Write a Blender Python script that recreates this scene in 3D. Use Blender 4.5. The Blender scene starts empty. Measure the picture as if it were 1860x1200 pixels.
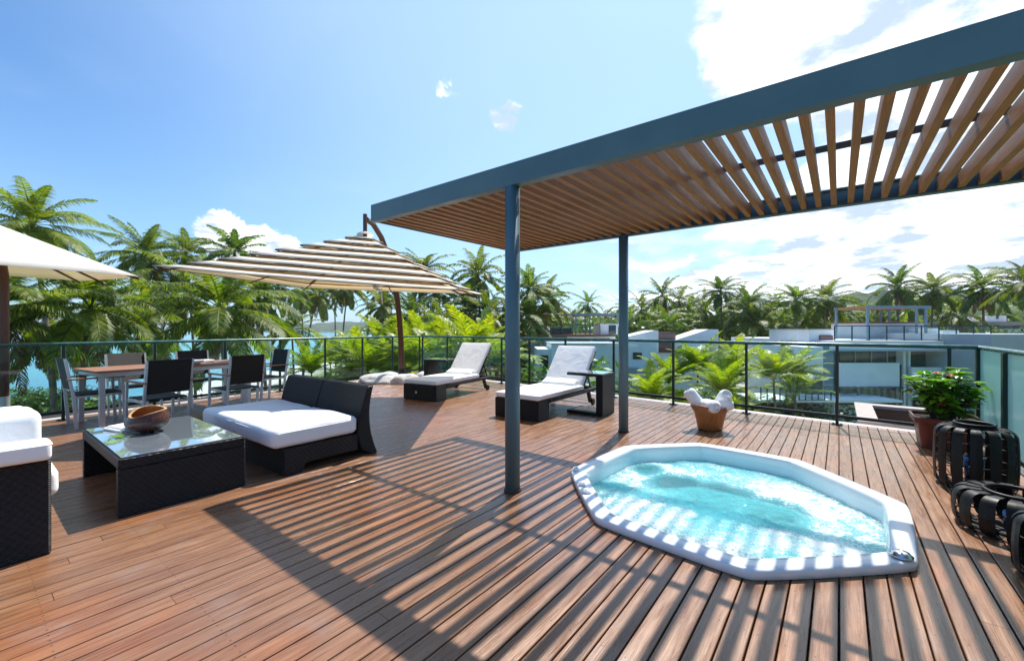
import bpy, bmesh, math, random
from mathutils import Vector, Matrix, noise
R = math.radians
C = bpy.context.scene.collection
S = bpy.context.scene

# ------------------------------------------------------------------ camera, sky, sun, exposure
TH = math.atan(594/772)
CH = 1.3
cam_d = bpy.data.cameras.new('camera'); cam = bpy.data.objects.new('camera', cam_d); C.objects.link(cam)
cam.location = (0, 0, CH); cam.rotation_euler = (math.pi/2, 0, TH)
cam_d.lens = 36*772/1860; cam_d.sensor_width = 36; cam_d.shift_y = -0.0016
cam_d.clip_start = 0.05; cam_d.clip_end = 20000
S.camera = cam
S.view_settings.view_transform = 'Standard'; S.view_settings.look = 'None'
S.view_settings.exposure = 0.42; S.view_settings.gamma = 1.0
S.cycles.max_bounces = 10; S.cycles.transparent_max_bounces = 24
S.cycles.caustics_reflective = False; S.cycles.caustics_refractive = False
S.cycles.use_denoising = True

SUN_EL = math.atan(1/0.62); SUN_AZ = math.atan2(-0.11, 0.61)     # azimuth from +Y towards +X
sd = bpy.data.lights.new('sun', 'SUN'); sd.energy = 5.0; sd.angle = R(0.55); sd.color = (1, 0.955, 0.88)
sun = bpy.data.objects.new('sun', sd); C.objects.link(sun)
sun.rotation_euler = Vector((-0.11, 0.61, 1.0)).to_track_quat('Z', 'Y').to_euler()

def cdir(px, py):
    """world direction of a photo pixel"""
    r = (px-930)/772; u = (597-py)/772
    v = Vector((r*math.cos(TH)-math.sin(TH), r*math.sin(TH)+math.cos(TH), u)); v.normalize(); return v
def at(px, Z, z=0.0):
    r = (px-930)/772*Z
    return Vector((r*math.cos(TH)-Z*math.sin(TH), r*math.sin(TH)+Z*math.cos(TH), z))
def zat(py, Z): return CH + (597-py)/772*Z
def rz(r, Z, z=0.0):
    return Vector((r*math.cos(TH)-Z*math.sin(TH), r*math.sin(TH)+Z*math.cos(TH), z))

class NT:
    def __init__(s, tree): s.t = tree; s.n = tree.nodes; s.l = tree.links
    def new(s, typ, ins=None, **kw):
        nd = s.n.new(typ)
        for k, v in kw.items(): setattr(nd, k, v)
        for k, v in (ins or {}).items(): s.set(nd, k, v)
        return nd
    def set(s, nd, k, v):
        sock = nd.inputs[k]
        if hasattr(v, 'is_output') or isinstance(v, bpy.types.NodeSocket): s.l.new(v, sock)
        else:
            if isinstance(v, (tuple, list)) and len(v) == 3 and sock.type == 'RGBA': v = (*v, 1)
            sock.default_value = v
    def m(s, op, a, b=0.0, c=0.0, clamp=False):
        nd = s.new('ShaderNodeMath', {0: a, 1: b, 2: c}, operation=op, use_clamp=clamp); return nd.outputs[0]
    def vm(s, op, a, b=(0, 0, 0)):
        nd = s.new('ShaderNodeVectorMath', {0: a, 1: b}, operation=op)
        return nd.outputs[1] if op in ('DOT_PRODUCT', 'LENGTH', 'DISTANCE') else nd.outputs[0]
    def ss(s, v, a, b, o0=0.0, o1=1.0):
        nd = s.new('ShaderNodeMapRange', {0: v, 1: a, 2: b, 3: o0, 4: o1}, interpolation_type='SMOOTHSTEP'); return nd.outputs[0]
    def noise(s, vec, scale, detail=4, rough=0.55, dist=0.0):
        nd = s.new('ShaderNodeTexNoise', {'Scale': scale, 'Detail': detail, 'Roughness': rough, 'Distortion': dist})
        if vec is not None: s.l.new(vec, nd.inputs['Vector'])
        return nd.outputs['Fac']
    def mix(s, f, a, b, mode='MIX'):
        nd = s.new('ShaderNodeMix', data_type='RGBA', blend_type=mode)
        s.set(nd, 0, f); s.set(nd, 6, a); s.set(nd, 7, b); return nd.outputs[2]
    def scale(s, vec, v):
        nd = s.new('ShaderNodeMapping', {'Scale': v}); s.l.new(vec, nd.inputs['Vector']); return nd.outputs[0]
    def ramp(s, f, stops):
        nd = s.new('ShaderNodeValToRGB'); s.l.new(f, nd.inputs[0]); e = nd.color_ramp.elements
        while len(e) < len(stops): e.new(0.5)
        for i, (p, c) in enumerate(stops): e[i].position = p; e[i].color = (*c, 1)
        return nd.outputs[0]

w = bpy.data.worlds.new("World"); S.world = w; w.use_nodes = True
t = NT(w.node_tree); t.n.clear()
sky = t.new('ShaderNodeTexSky', sky_type='NISHITA', sun_disc=False, sun_elevation=SUN_EL, sun_rotation=SUN_AZ,
            altitude=0, air_density=1.0, dust_density=0.6, ozone_density=1.6)
tc = t.new('ShaderNodeTexCoord'); d = t.vm('NORMALIZE', tc.outputs['Generated'])
sep = t.new('ShaderNodeSeparateXYZ', {0: d})
dz = t.m('MAXIMUM', sep.outputs[2], 0.0)
# cloud layer: direction cut by a high flat sheet
den = t.m('ADD', dz, 0.16)
cv = t.new('ShaderNodeCombineXYZ', {0: t.m('DIVIDE', sep.outputs[0], den), 1: t.m('DIVIDE', sep.outputs[1], den), 2: 0.3})
n1 = t.noise(cv.outputs[0], 1.5, 9, 0.60, 0.3)
n3 = t.noise(d, 7.0, 10, 0.62, 0.4); n4 = t.noise(d, 24.0, 8, 0.65, 0.5)
def blob(px, py, inner, outer):
    return t.ss(t.vm('DOT_PRODUCT', d, tuple(cdir(px, py))), math.cos(R(outer)), math.cos(R(inner)))
big = t.m('MAXIMUM', t.m('MAXIMUM', blob(1500, 0, 4, 16), blob(1680, 60, 4, 15)), blob(1380, 110, 0, 8))
big = t.m('MAXIMUM', big, t.m('MULTIPLY', blob(1900, 280, 4, 22), 0.95))
low = t.m('MULTIPLY', t.ss(t.vm('DOT_PRODUCT', d, tuple(cdir(1600, 500))), math.cos(R(40)), math.cos(R(12))), t.ss(sep.outputs[2], 0.42, 0.12))
cum = t.m('MAXIMUM', t.m('MAXIMUM', blob(405, 432, 0.4, 4.3), blob(475, 442, 0.3, 3.6)), blob(520, 455, 0.2, 2.8))
cum = t.m('MAXIMUM', cum, t.m('MULTIPLY', blob(918, 212, 0.0, 3.4), 0.80))
cum = t.m('MAXIMUM', cum, t.m('MULTIPLY', blob(815, 165, 0.0, 2.6), 0.74))
cum = t.m('MAXIMUM', cum, t.m('MULTIPLY', blob(190, 455, 0.5, 4.0), 0.62))
base = t.m('ADD', t.m('MULTIPLY', big, 0.36), t.m('MULTIPLY', low, 0.26))
s1 = t.m('ADD', t.m('MULTIPLY', n1, 0.55), t.m('ADD', t.m('MULTIPLY', n3, 0.45), base))
c1 = t.ss(s1, 0.66, 0.76)
s2 = t.m('ADD', t.m('ADD', t.m('MULTIPLY', n3, 0.35), t.m('MULTIPLY', n4, 0.55)), t.m('MULTIPLY', cum, 0.42))
c2 = t.ss(s2, 0.70, 0.80)
cl = t.m('MAXIMUM', c1, c2)
thin = t.m('MULTIPLY', t.ss(t.m('ADD', n1, t.m('MULTIPLY', low, 0.35)), 0.50, 0.95), t.m('ADD', 0.06, t.m('MULTIPLY', low, 0.4)))
cl = t.m('MAXIMUM', cl, thin)
shade = t.ss(t.noise(cv.outputs[0], 3.0, 7, 0.6), 0.40, 0.56)
ccol = t.mix(shade, (4.3, 5.3, 6.5), (10.5, 10.8, 11.0))
veil = t.m('ADD', t.m('MULTIPLY', t.ss(t.vm('DOT_PRODUCT', d, tuple(cdir(1180, -250))), math.cos(R(62)), math.cos(R(8))), 0.62),
           t.m('MULTIPLY', t.ss(sep.outputs[2], 0.45, 0.0), 0.30))
skyb = t.mix(1.0, sky.outputs[0], (0.62, 0.95, 1.22), 'MULTIPLY')
skyc = t.mix(t.m('MULTIPLY', veil, 0.8), skyb, (5.4, 7.3, 9.2))
fin = t.mix(cl, skyc, ccol)
bg = t.new('ShaderNodeBackground', {'Color': fin, 'Strength': 0.115})
wo = t.new('ShaderNodeOutputWorld'); t.l.new(bg.outputs[0], wo.inputs[0])

# ------------------------------------------------------------------ materials
def mat(name, col=(0.5, 0.5, 0.5), rough=0.5, metal=0.0, spec=0.5, var=0.0, vs=8.0, bump=0.0, bs=60.0, coat=0.0):
    m = bpy.data.materials.new(name); m.use_nodes = True; t = NT(m.node_tree)
    b = t.n['Principled BSDF']
    b.inputs['Base Color'].default_value = (*col, 1); b.inputs['Roughness'].default_value = rough
    b.inputs['Metallic'].default_value = metal; b.inputs['Specular IOR Level'].default_value = spec
    b.inputs['Coat Weight'].default_value = coat
    tc = t.new('ShaderNodeTexCoord'); o = tc.outputs['Object']
    if var:
        n = t.noise(o, vs, 5); k = t.ss(n, 0.3, 0.7, 1-var, 1+var)
        t.set(b, 'Base Color', t.mix(1.0, col, t.new('ShaderNodeCombineColor', {0: k, 1: k, 2: k}).outputs[0], 'MULTIPLY'))
        t.set(b, 'Roughness', t.ss(n, 0.3, 0.7, max(0.02, rough-0.08), min(1, rough+0.08)))
    if bump:
        bn = t.new('ShaderNodeBump', {'Strength': bump, 'Distance': 0.01, 'Height': t.noise(o, bs, 4)})
        t.l.new(bn.outputs[0], b.inputs['Normal'])
    return m

def mat_wood(name, cols, axis=1, scale=1.0, rough=0.42, attr=False, spec=0.5):
    """cols dark, mid, light; grain runs along axis"""
    m = bpy.data.materials.new(name); m.use_nodes = True; t = NT(m.node_tree); b = t.n['Principled BSDF']
    tc = t.new('ShaderNodeTexCoord'); o = tc.outputs['Object']
    if attr:
        a = t.new('ShaderNodeAttribute', attribute_name='rnd')
        rn = a.outputs['Fac']
        off = t.new('ShaderNodeCombineXYZ', {0: t.m('MULTIPLY', rn, 37), 1: t.m('MULTIPLY', rn, 91), 2: 0.0})
        oo = t.vm('ADD', o, off.outputs[0])
    else: rn = None; oo = o
    sc = [34*scale]*3; sc[axis] = 2.6*scale
    g = t.noise(t.scale(oo, tuple(sc)), 1.0, 7, 0.62, 0.35)
    sc2 = [190*scale]*3; sc2[axis] = 5.0*scale
    g2 = t.noise(t.scale(oo, tuple(sc2)), 1.0, 4, 0.6)
    f = t.m('ADD', t.m('MULTIPLY', g, 0.45), t.m('MULTIPLY', g2, 0.55))
    if rn is not None: f = t.m('ADD', f, t.m('MULTIPLY', t.m('SUBTRACT', rn, 0.5), 0.09))
    col = t.ramp(f, [(0.27, cols[0]), (0.50, cols[1]), (0.73, cols[2])])
    big = t.noise(o, 0.9, 4, 0.6)
    if attr:
        col = t.mix(t.ss(big, 0.50, 0.66, 0.0, 0.75), col, t.mix(1.0, col, (1.22, 0.90, 0.60), 'MULTIPLY'))
        col = t.mix(t.ss(t.noise(o, 2.3, 5, 0.65), 0.52, 0.72, 0.0, 0.45), col, t.mix(0.6, col, (0.30, 0.24, 0.225)))
        # small worn spots
        col = t.mix(t.ss(t.noise(o, 11, 4, 0.7), 0.66, 0.74, 0.0, 0.35), col, (0.10, 0.05, 0.035))
    if attr:
        sp = t.new('ShaderNodeSeparateXYZ', {0: o})
        fx = t.m('SUBTRACT', t.m('FRACT', t.m('DIVIDE', t.m('ADD', sp.outputs[0], 9.95), 0.0995/2)), 0.5)
        fy = t.m('SUBTRACT', t.m('FRACT', t.m('DIVIDE', sp.outputs[1], 0.46)), 0.5)
        dd_ = t.m('SQRT', t.m('ADD', t.m('POWER', t.m('MULTIPLY', fx, 0.0995/2), 2.0), t.m('POWER', t.m('MULTIPLY', fy, 0.46), 2.0)))
        col = t.mix(t.ss(dd_, 0.0045, 0.003), col, (0.035, 0.025, 0.02))
    t.set(b, 'Base Color', col)
    t.set(b, 'Roughness', t.ss(g, 0.3, 0.7, rough-0.07, rough+0.12)); b.inputs['Specular IOR Level'].default_value = spec
    bn = t.new('ShaderNodeBump', {'Strength': 0.35, 'Distance': 0.004, 'Height': g2}); t.l.new(bn.outputs[0], b.inputs['Normal'])
    return m

def mat_weave(name, col, col2, k=180.0, rough=0.45, bump=0.9):
    m = bpy.data.materials.new(name); m.use_nodes = True; t = NT(m.node_tree); b = t.n['Principled BSDF']
    tc = t.new('ShaderNodeTexCoord'); s = t.new('ShaderNodeSeparateXYZ', {0: tc.outputs['Object']})
    u = t.m('ADD', s.outputs[0], s.outputs[1]); v = s.outputs[2]
    nrm = t.new('ShaderNodeSeparateXYZ', {0: tc.outputs['Normal']})
    top = t.m('GREATER_THAN', t.m('ABSOLUTE', nrm.outputs[2]), 0.7)
    u2 = s.outputs[0]; v2 = s.outputs[1]
    uu = t.m('ADD', t.m('MULTIPLY', u, t.m('SUBTRACT', 1.0, top)), t.m('MULTIPLY', u2, top))
    vv = t.m('ADD', t.m('MULTIPLY', v, t.m('SUBTRACT', 1.0, top)), t.m('MULTIPLY', v2, top))
    ju = t.m('MULTIPLY', t.noise(tc.outputs['Object'], 9, 2), 0.012)
    vv = t.m('ADD', vv, ju)
    row = t.m('SINE', t.m('MULTIPLY', vv, k*2))
    ph = t.m('MULTIPLY', t.m('FLOOR', t.m('DIVIDE', vv, math.pi/k)), math.pi)
    over = t.m('SINE', t.m('ADD', t.m('MULTIPLY', uu, k*1.1), ph))
    hgt = t.m('ADD', t.m('ABSOLUTE', row), t.m('MULTIPLY', over, 0.3))
    b.inputs['Specular IOR Level'].default_value = 0.3
    n = t.noise(tc.outputs['Object'], 30, 3)
    t.set(b, 'Base Color', t.mix(t.ss(t.m('ADD', hgt, t.m('MULTIPLY', n, 0.8)), 0.2, 1.9), col, col2))
    b.inputs['Roughness'].default_value = rough
    bn = t.new('ShaderNodeBump', {'Strength': bump, 'Distance': 0.004, 'Height': hgt}); t.l.new(bn.outputs[0], b.inputs['Normal'])
    return m

def mat_leaf(name, c1, c2, trans=0.4, rough=0.5, yellow=0.0):
    m = bpy.data.materials.new(name); m.use_nodes = True; t = NT(m.node_tree); b = t.n['Principled BSDF']
    g = t.new('ShaderNodeNewGeometry'); oi = t.new('ShaderNodeObjectInfo')
    tc = t.new('ShaderNodeTexCoord')
    f = t.m('ADD', t.m('MULTIPLY', g.outputs['Random Per Island'], 0.6), t.m('MULTIPLY', t.noise(tc.outputs['Object'], 0.55, 3), 0.7))
    f = t.m('ADD', f, t.m('MULTIPLY', oi.outputs['Random'], 0.25))
    col = t.mix(t.ss(f, 0.25, 1.15), c1, c2)
    if yellow: col = t.mix(t.ss(g.outputs['Random Per Island'], 1-yellow, 1.0, 0, 0.8), col, (0.33, 0.24, 0.05))
    t.set(b, 'Base Color', col); b.inputs['Roughness'].default_value = rough; b.inputs['Specular IOR Level'].default_value = 0.45
    tr = t.new('ShaderNodeBsdfTranslucent', {'Color': t.mix(1.0, col, (1.5, 1.6, 0.5), 'MULTIPLY')})
    mx = t.new('ShaderNodeMixShader', {0: trans}); t.l.new(b.outputs[0], mx.inputs[1]); t.l.new(tr.outputs[0], mx.inputs[2])
    t.l.new(mx.outputs[0], t.n['Material Output'].inputs[0])
    return m

def mat_glass(name, tint, frost=0.0, refl=1.0, rough=0.02):
    m = bpy.data.materials.new(name); m.use_nodes = True; t = NT(m.node_tree); t.n.remove(t.n['Principled BSDF'])
    fr = t.new('ShaderNodeFresnel', {'IOR': 1.5})
    tr = t.new('ShaderNodeBsdfTransparent', {'Color': tint})
    base = tr.outputs[0]
    if frost:
        df = t.new('ShaderNodeBsdfDiffuse', {'Color': (0.60, 0.84, 0.84, 1)})
        tl = t.new('ShaderNodeBsdfTranslucent', {'Color': (0.62, 0.86, 0.86, 1)})
        a = t.new('ShaderNodeMixShader', {0: 0.6}); t.l.new(df.outputs[0], a.inputs[1]); t.l.new(tl.outputs[0], a.inputs[2])
        c = t.new('ShaderNodeMixShader', {0: frost}); t.l.new(base, c.inputs[1]); t.l.new(a.outputs[0], c.inputs[2]); base = c.outputs[0]
    gl = t.new('ShaderNodeBsdfGlossy', {'Roughness': rough})
    geo_ = t.new('ShaderNodeNewGeometry')
    mx = t.new('ShaderNodeMixShader', {0: t.m('MULTIPLY', t.m('MULTIPLY', fr.outputs[0], refl), t.m('SUBTRACT', 1.0, geo_.outputs['Backfacing']))})
    t.l.new(base, mx.inputs[1]); t.l.new(gl.outputs[0], mx.inputs[2]); t.l.new(mx.outputs[0], t.n['Material Output'].inputs[0])
    return m

M = {}
M['deck'] = mat_wood('deck_wood', ((0.115, 0.046, 0.020), (0.235, 0.108, 0.050), (0.39, 0.205, 0.105)), 1, 1.0, 0.29, True, 0.85)
M['slat'] = mat_wood('slat_wood', ((0.16, 0.060, 0.020), (0.33, 0.145, 0.052), (0.50, 0.26, 0.10)), 1, 1.0, 0.5)
M['steel'] = mat('blue_grey_paint', (0.085, 0.160, 0.198), 0.38, 0.0, 0.5, 0.07, 3, 0.04, 90)
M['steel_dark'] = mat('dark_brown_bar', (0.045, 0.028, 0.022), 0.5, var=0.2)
M['rail'] = mat('green_black_paint', (0.006, 0.028, 0.027), 0.35, 0.0, 0.4, 0.1)
M['railtop'] = mat('green_rail_paint', (0.02, 0.115, 0.11), 0.25, 0.15, 0.6, 0.1)
M['glass'] = mat_glass('clear_glass', (0.90, 0.975, 0.968, 1), 0, 1.0)
M['frost'] = mat_glass('frosted_glass', (0.8, 0.96, 0.95, 1), 0.85, 0.5, 0.15)
M['wicker'] = mat_weave('black_wicker', (0.002, 0.002, 0.002), (0.020, 0.020, 0.021), 130, 0.42, 1.0)
M['wicker_chair'] = mat_weave('black_chair_weave', (0.004, 0.004, 0.004), (0.016, 0.016, 0.017), 300, 0.5, 0.6)
M['alu'] = mat('brushed_aluminium', (0.60, 0.62, 0.64), 0.38, 0.6, 0.5)
M['teak'] = mat_wood('teak_table', ((0.16, 0.062, 0.03), (0.32, 0.145, 0.075), (0.46, 0.25, 0.14)), 1, 1.3, 0.42)
M['blackp'] = mat('black_plastic', (0.004, 0.004, 0.0045), 0.5, 0, 0.32, 0.2, 20)
M['acryl'] = mat('white_acrylic', (0.84, 0.86, 0.88), 0.16, 0, 0.5, 0.02, 3, coat=0.4)
M['chrome'] = mat('chrome', (0.75, 0.76, 0.78), 0.12, 1.0)
M['canvas'] = mat('cream_canvas', (0.80, 0.77, 0.72), 0.85, 0, 0.2, 0.03, 4, 0.15, 200)
M['polewood'] = mat_wood('dark_red_pole_wood', ((0.035, 0.011, 0.008), (0.085, 0.028, 0.018), (0.14, 0.055, 0.035)), 2, 1.0, 0.35)
M['soil'] = mat('soil', (0.05, 0.03, 0.02), 0.95, var=0.3, vs=20, bump=0.5)
M['terracotta'] = mat('dark_red_pot', (0.15, 0.028, 0.020), 0.42, 0, 0.5, 0.14, 5)
M['white_wall'] = mat('white_render', (0.86, 0.88, 0.89), 0.85, 0, 0.2, 0.05, 0.6, 0.1, 30)
M['grey_wall'] = mat('grey_render', (0.42, 0.45, 0.49), 0.85, 0, 0.2, 0.06, 0.6)
M['dark_glass'] = mat('dark_window', (0.012, 0.04, 0.048), 0.06, 0, 0.7, 0.25, 0.5)
M['teal_wall'] = mat('dark_teal_render', (0.16, 0.27, 0.32), 0.5, 0, 0.5, 0.1, 0.5)  # dark teal wall colour with slight random variation
M['brick'] = mat('rust_louvre', (0.19, 0.055, 0.04), 0.7, var=0.15)
M['salmon'] = mat('salmon_coping', (0.55, 0.40, 0.36), 0.8, var=0.1, vs=6)
M['rustwood'] = mat_wood('planter_boards', ((0.10, 0.03, 0.016), (0.20, 0.07, 0.035), (0.30, 0.12, 0.065)), 0, 1.0, 0.6)
M['trunk'] = mat('palm_trunk', (0.22, 0.18, 0.145), 0.9, 0, 0.2, 0.35, 3, 0.6, 12)
M['branch'] = mat('bark', (0.10, 0.07, 0.05), 0.9, 0, 0.2, 0.3, 5, 0.5, 20)
M['frond'] = mat_leaf('palm_frond', (0.022, 0.065, 0.006), (0.25, 0.31, 0.022), 0.48, 0.48, 0.10)
M['frond_dark'] = mat_leaf('palm_frond_dark', (0.016, 0.055, 0.008), (0.17, 0.25, 0.022), 0.42, 0.5, 0.06)
M['frond_far'] = mat_leaf('palm_frond_far', (0.022, 0.055, 0.008), (0.21, 0.25, 0.025), 0.42, 0.5, 0.12)
M['areca'] = mat_leaf('yellow_green_frond', (0.07, 0.17, 0.010), (0.42, 0.44, 0.03), 0.45, 0.4, 0.16)
M['shrub'] = mat_leaf('shrub_leaf', (0.035, 0.085, 0.012), (0.13, 0.22, 0.03), 0.35, 0.4)
M['wood_far'] = mat_leaf('woodland_leaf', (0.020, 0.050, 0.010), (0.12, 0.17, 0.022), 0.35, 0.6)
M['potleaf'] = mat_leaf('glossy_leaf', (0.045, 0.17, 0.015), (0.26, 0.48, 0.04), 0.42, 0.25)
M['flower'] = mat('red_flower', (0.75, 0.06, 0.07), 0.5, var=0.2, vs=40)
M['coconut'] = mat('coconut_husk', (0.20, 0.13, 0.03), 0.5, var=0.3, vs=4)
M['stone'] = mat('pale_stone', (0.55, 0.53, 0.50), 0.85, 0, 0.2, 0.18, 9, 0.5, 25)
M['concrete'] = mat('deck_edge_concrete', (0.50, 0.47, 0.45), 0.85, 0, 0.2, 0.12, 3, 0.2, 40)

def mat_fabric(name, col, bs=0.35):
    m = mat(name, col, 0.9, 0, 0.15, 0.02, 3); t = NT(m.node_tree); b = t.n['Principled BSDF']
    tc = t.new('ShaderNodeTexCoord'); o = tc.outputs['Object']
    h = t.m('ADD', t.m('MULTIPLY', t.noise(o, 5, 4, 0.5, 0.6), 1.0), t.m('MULTIPLY', t.noise(o, 240, 2), 0.03))
    bn = t.new('ShaderNodeBump', {'Strength': bs, 'Distance': 0.03, 'Height': h}); t.l.new(bn.outputs[0], b.inputs['Normal'])
    b.inputs['Sheen Weight'].default_value = 0.2
    return m
M['white'] = mat_fabric('white_cushion_fabric', (0.88, 0.88, 0.87), 0.45)
M['towel'] = mat_fabric('white_terry_towel', (0.85, 0.85, 0.86), 0.9)

# bowl wood
m = mat_wood('polished_bowl_wood', ((0.022, 0.007, 0.004), (0.06, 0.018, 0.008), (0.13, 0.042, 0.016)), 0, 0.7, 0.22, spec=0.5); M['bowl'] = m
m = mat_wood('amber_wood', ((0.17, 0.055, 0.015), (0.36, 0.14, 0.04), (0.52, 0.25, 0.09)), 2, 1.2, 0.35); M['amber'] = m
M['amber_rim'] = mat('light_bowl_rim', (0.62, 0.36, 0.12), 0.3, var=0.1)
# table glass top: tinted glass sheet
M['tabletop_glass'] = mat('smoked_mirror_glass', (0.62, 0.72, 0.80), 0.02, 0.8, 0.8)

def mat_water():
    m = bpy.data.materials.new('spa_water'); m.use_nodes = True; t = NT(m.node_tree); t.n.remove(t.n['Principled BSDF'])
    tc = t.new('ShaderNodeTexCoord'); o = tc.outputs['Object']
    def near(x, y, r0, r1): return t.ss(t.vm('DISTANCE', o, (x, y, -0.095)), r1, r0)
    froth = t.noise(o, 38, 9, 0.78, 0.8)
    medium = t.noise(o, 5.5, 5, 0.62, 1.0)
    msk = t.m('MAXIMUM', near(-1.35, 4.1, 0.0, 0.60), t.m('MAXIMUM', near(-0.35, 4.0, 0.1, 0.85), near(-0.1, 3.35, 0.0, 0.62)))
    msk = t.m('MAXIMUM', msk, t.m('MAXIMUM', near(-1.15, 3.15, 0.1, 0.6), near(-0.62, 2.95, 0.0, 0.5)))
    calm = t.m('MAXIMUM', near(-0.80, 3.85, 0.15, 0.50), t.m('MAXIMUM', near(-0.42, 3.78, 0.12, 0.38), t.m('MAXIMUM', near(-1.15, 3.95, 0.12, 0.36), near(-1.50, 4.15, 0.05, 0.22))))
    k = t.m('ADD', t.m('MULTIPLY', froth, 0.72), t.m('ADD', t.m('MULTIPLY', medium, 0.32), t.m('MULTIPLY', msk, 0.10)))
    k = t.m('SUBTRACT', k, t.m('MULTIPLY', calm, 0.20))
    foam = t.ss(k, 0.485, 0.64, 0.0, 0.95)
    hz = t.m('ADD', t.m('MULTIPLY', t.noise(o, 14, 5, 0.6, 0.8), 1.0), t.m('MULTIPLY', froth, 0.5))
    bn = t.new('ShaderNodeBump', {'Strength': 0.7, 'Distance': 0.03, 'Height': hz})
    tr = t.new('ShaderNodeBsdfTransparent', {'Color': (0.42, 0.93, 0.98, 1)})
    gl = t.new('ShaderNodeBsdfGlossy', {'Roughness': 0.06}); t.l.new(bn.outputs[0], gl.inputs['Normal'])
    fr = t.new('ShaderNodeFresnel', {'IOR': 1.33}); t.l.new(bn.outputs[0], fr.inputs['Normal'])
    a = t.new('ShaderNodeMixShader', {0: fr.outputs[0]}); t.l.new(tr.outputs[0], a.inputs[1]); t.l.new(gl.outputs[0], a.inputs[2])
    df = t.new('ShaderNodeSubsurfaceScattering', {'Color': t.mix(foam, (0.26, 0.84, 0.93), (0.95, 0.99, 0.99)), 'Scale': 1.0, 'Radius': (0.22, 0.32, 0.34)}, falloff='BURLEY'); t.l.new(bn.outputs[0], df.inputs['Normal'])
    b2 = t.new('ShaderNodeMixShader', {0: t.m('MAXIMUM', foam, t.m('SUBTRACT', 0.46, t.m('MULTIPLY', calm, 0.38)))}); t.l.new(a.outputs[0], b2.inputs[1]); t.l.new(df.outputs[0], b2.inputs[2])
    t.l.new(b2.outputs[0], t.n['Material Output'].inputs[0]); return m
M['spa_water'] = mat_water()
M['spa_shell'] = mat('aqua_shell', (0.62, 0.90, 0.93), 0.3, 0, 0.5, 0.05, 3)
M['spa_wall'] = mat('pale_blue_shell', (0.72, 0.84, 0.88), 0.25, 0, 0.5, 0.03, 3)
M['spa_deep'] = mat('deep_aqua_shell', (0.01, 0.55, 0.74), 0.3, 0, 0.5, 0.05, 3)

def mat_sea():
    m = mat('sea_water', (0.02, 0.30, 0.36), 0.12, 0, 0.5); t = NT(m.node_tree); b = t.n['Principled BSDF']
    g = t.new('ShaderNodeNewGeometry'); o = g.outputs['Position']
    n = t.noise(t.scale(o, (0.012, 0.004, 1)), 1.0, 5, 0.6)
    t.set(b, 'Base Color', t.mix(t.ss(n, 0.35, 0.65), (0.012, 0.21, 0.30), (0.04, 0.40, 0.44)))
    h = t.m('ADD', t.noise(o, 0.5, 6, 0.6), t.m('MULTIPLY', t.noise(o, 3.0, 3), 0.2))
    bn = t.new('ShaderNodeBump', {'Strength': 0.6, 'Distance': 0.35, 'Height': h}); t.l.new(bn.outputs[0], b.inputs['Normal'])
    return m
M['sea'] = mat_sea()
def mat_land():
    m = mat('land', (0.1, 0.14, 0.03), 0.95, 0, 0.1); t = NT(m.node_tree); b = t.n['Principled BSDF']
    g = t.new('ShaderNodeNewGeometry'); o = g.outputs['Position']
    a = t.new('ShaderNodeAttribute', attribute_name='sand')
    n = t.noise(o, 0.10, 6, 0.6); n2 = t.noise(o, 2.5, 5, 0.7)
    gr = t.mix(t.ss(n2, 0.3, 0.7), (0.045, 0.085, 0.018), (0.16, 0.21, 0.045))
    gr = t.mix(t.ss(n, 0.56, 0.66, 0, 0.8), gr, (0.36, 0.32, 0.25))
    sa = t.mix(t.ss(n2, 0.3, 0.7), (0.50, 0.47, 0.42), (0.62, 0.60, 0.56))
    k = t.ss(t.m('ADD', a.outputs['Fac'], t.m('MULTIPLY', t.m('SUBTRACT', n, 0.5), 0.8)), 0.35, 0.65)
    t.set(b, 'Base Color', t.mix(k, gr, sa)); return m
M['land'] = mat_land()
def mat_hill(name, c1, c2, sc):
    m = mat(name, c1, 0.95, 0, 0.1); t = NT(m.node_tree); b = t.n['Principled BSDF']
    g = t.new('ShaderNodeNewGeometry'); n = t.noise(g.outputs['Position'], sc, 7, 0.7)
    t.set(b, 'Base Color', t.mix(t.ss(n, 0.35, 0.65), c1, c2))
    bn = t.new('ShaderNodeBump', {'Strength': 1.0, 'Distance': 6.0, 'Height': n}); t.l.new(bn.outputs[0], b.inputs['Normal'])
    return m
M['hill'] = mat_hill('hill_forest', (0.022, 0.052, 0.018), (0.085, 0.125, 0.035), 0.06)
M['headland'] = mat_hill('headland_forest', (0.022, 0.052, 0.018), (0.085, 0.125, 0.035), 0.03)

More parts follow.
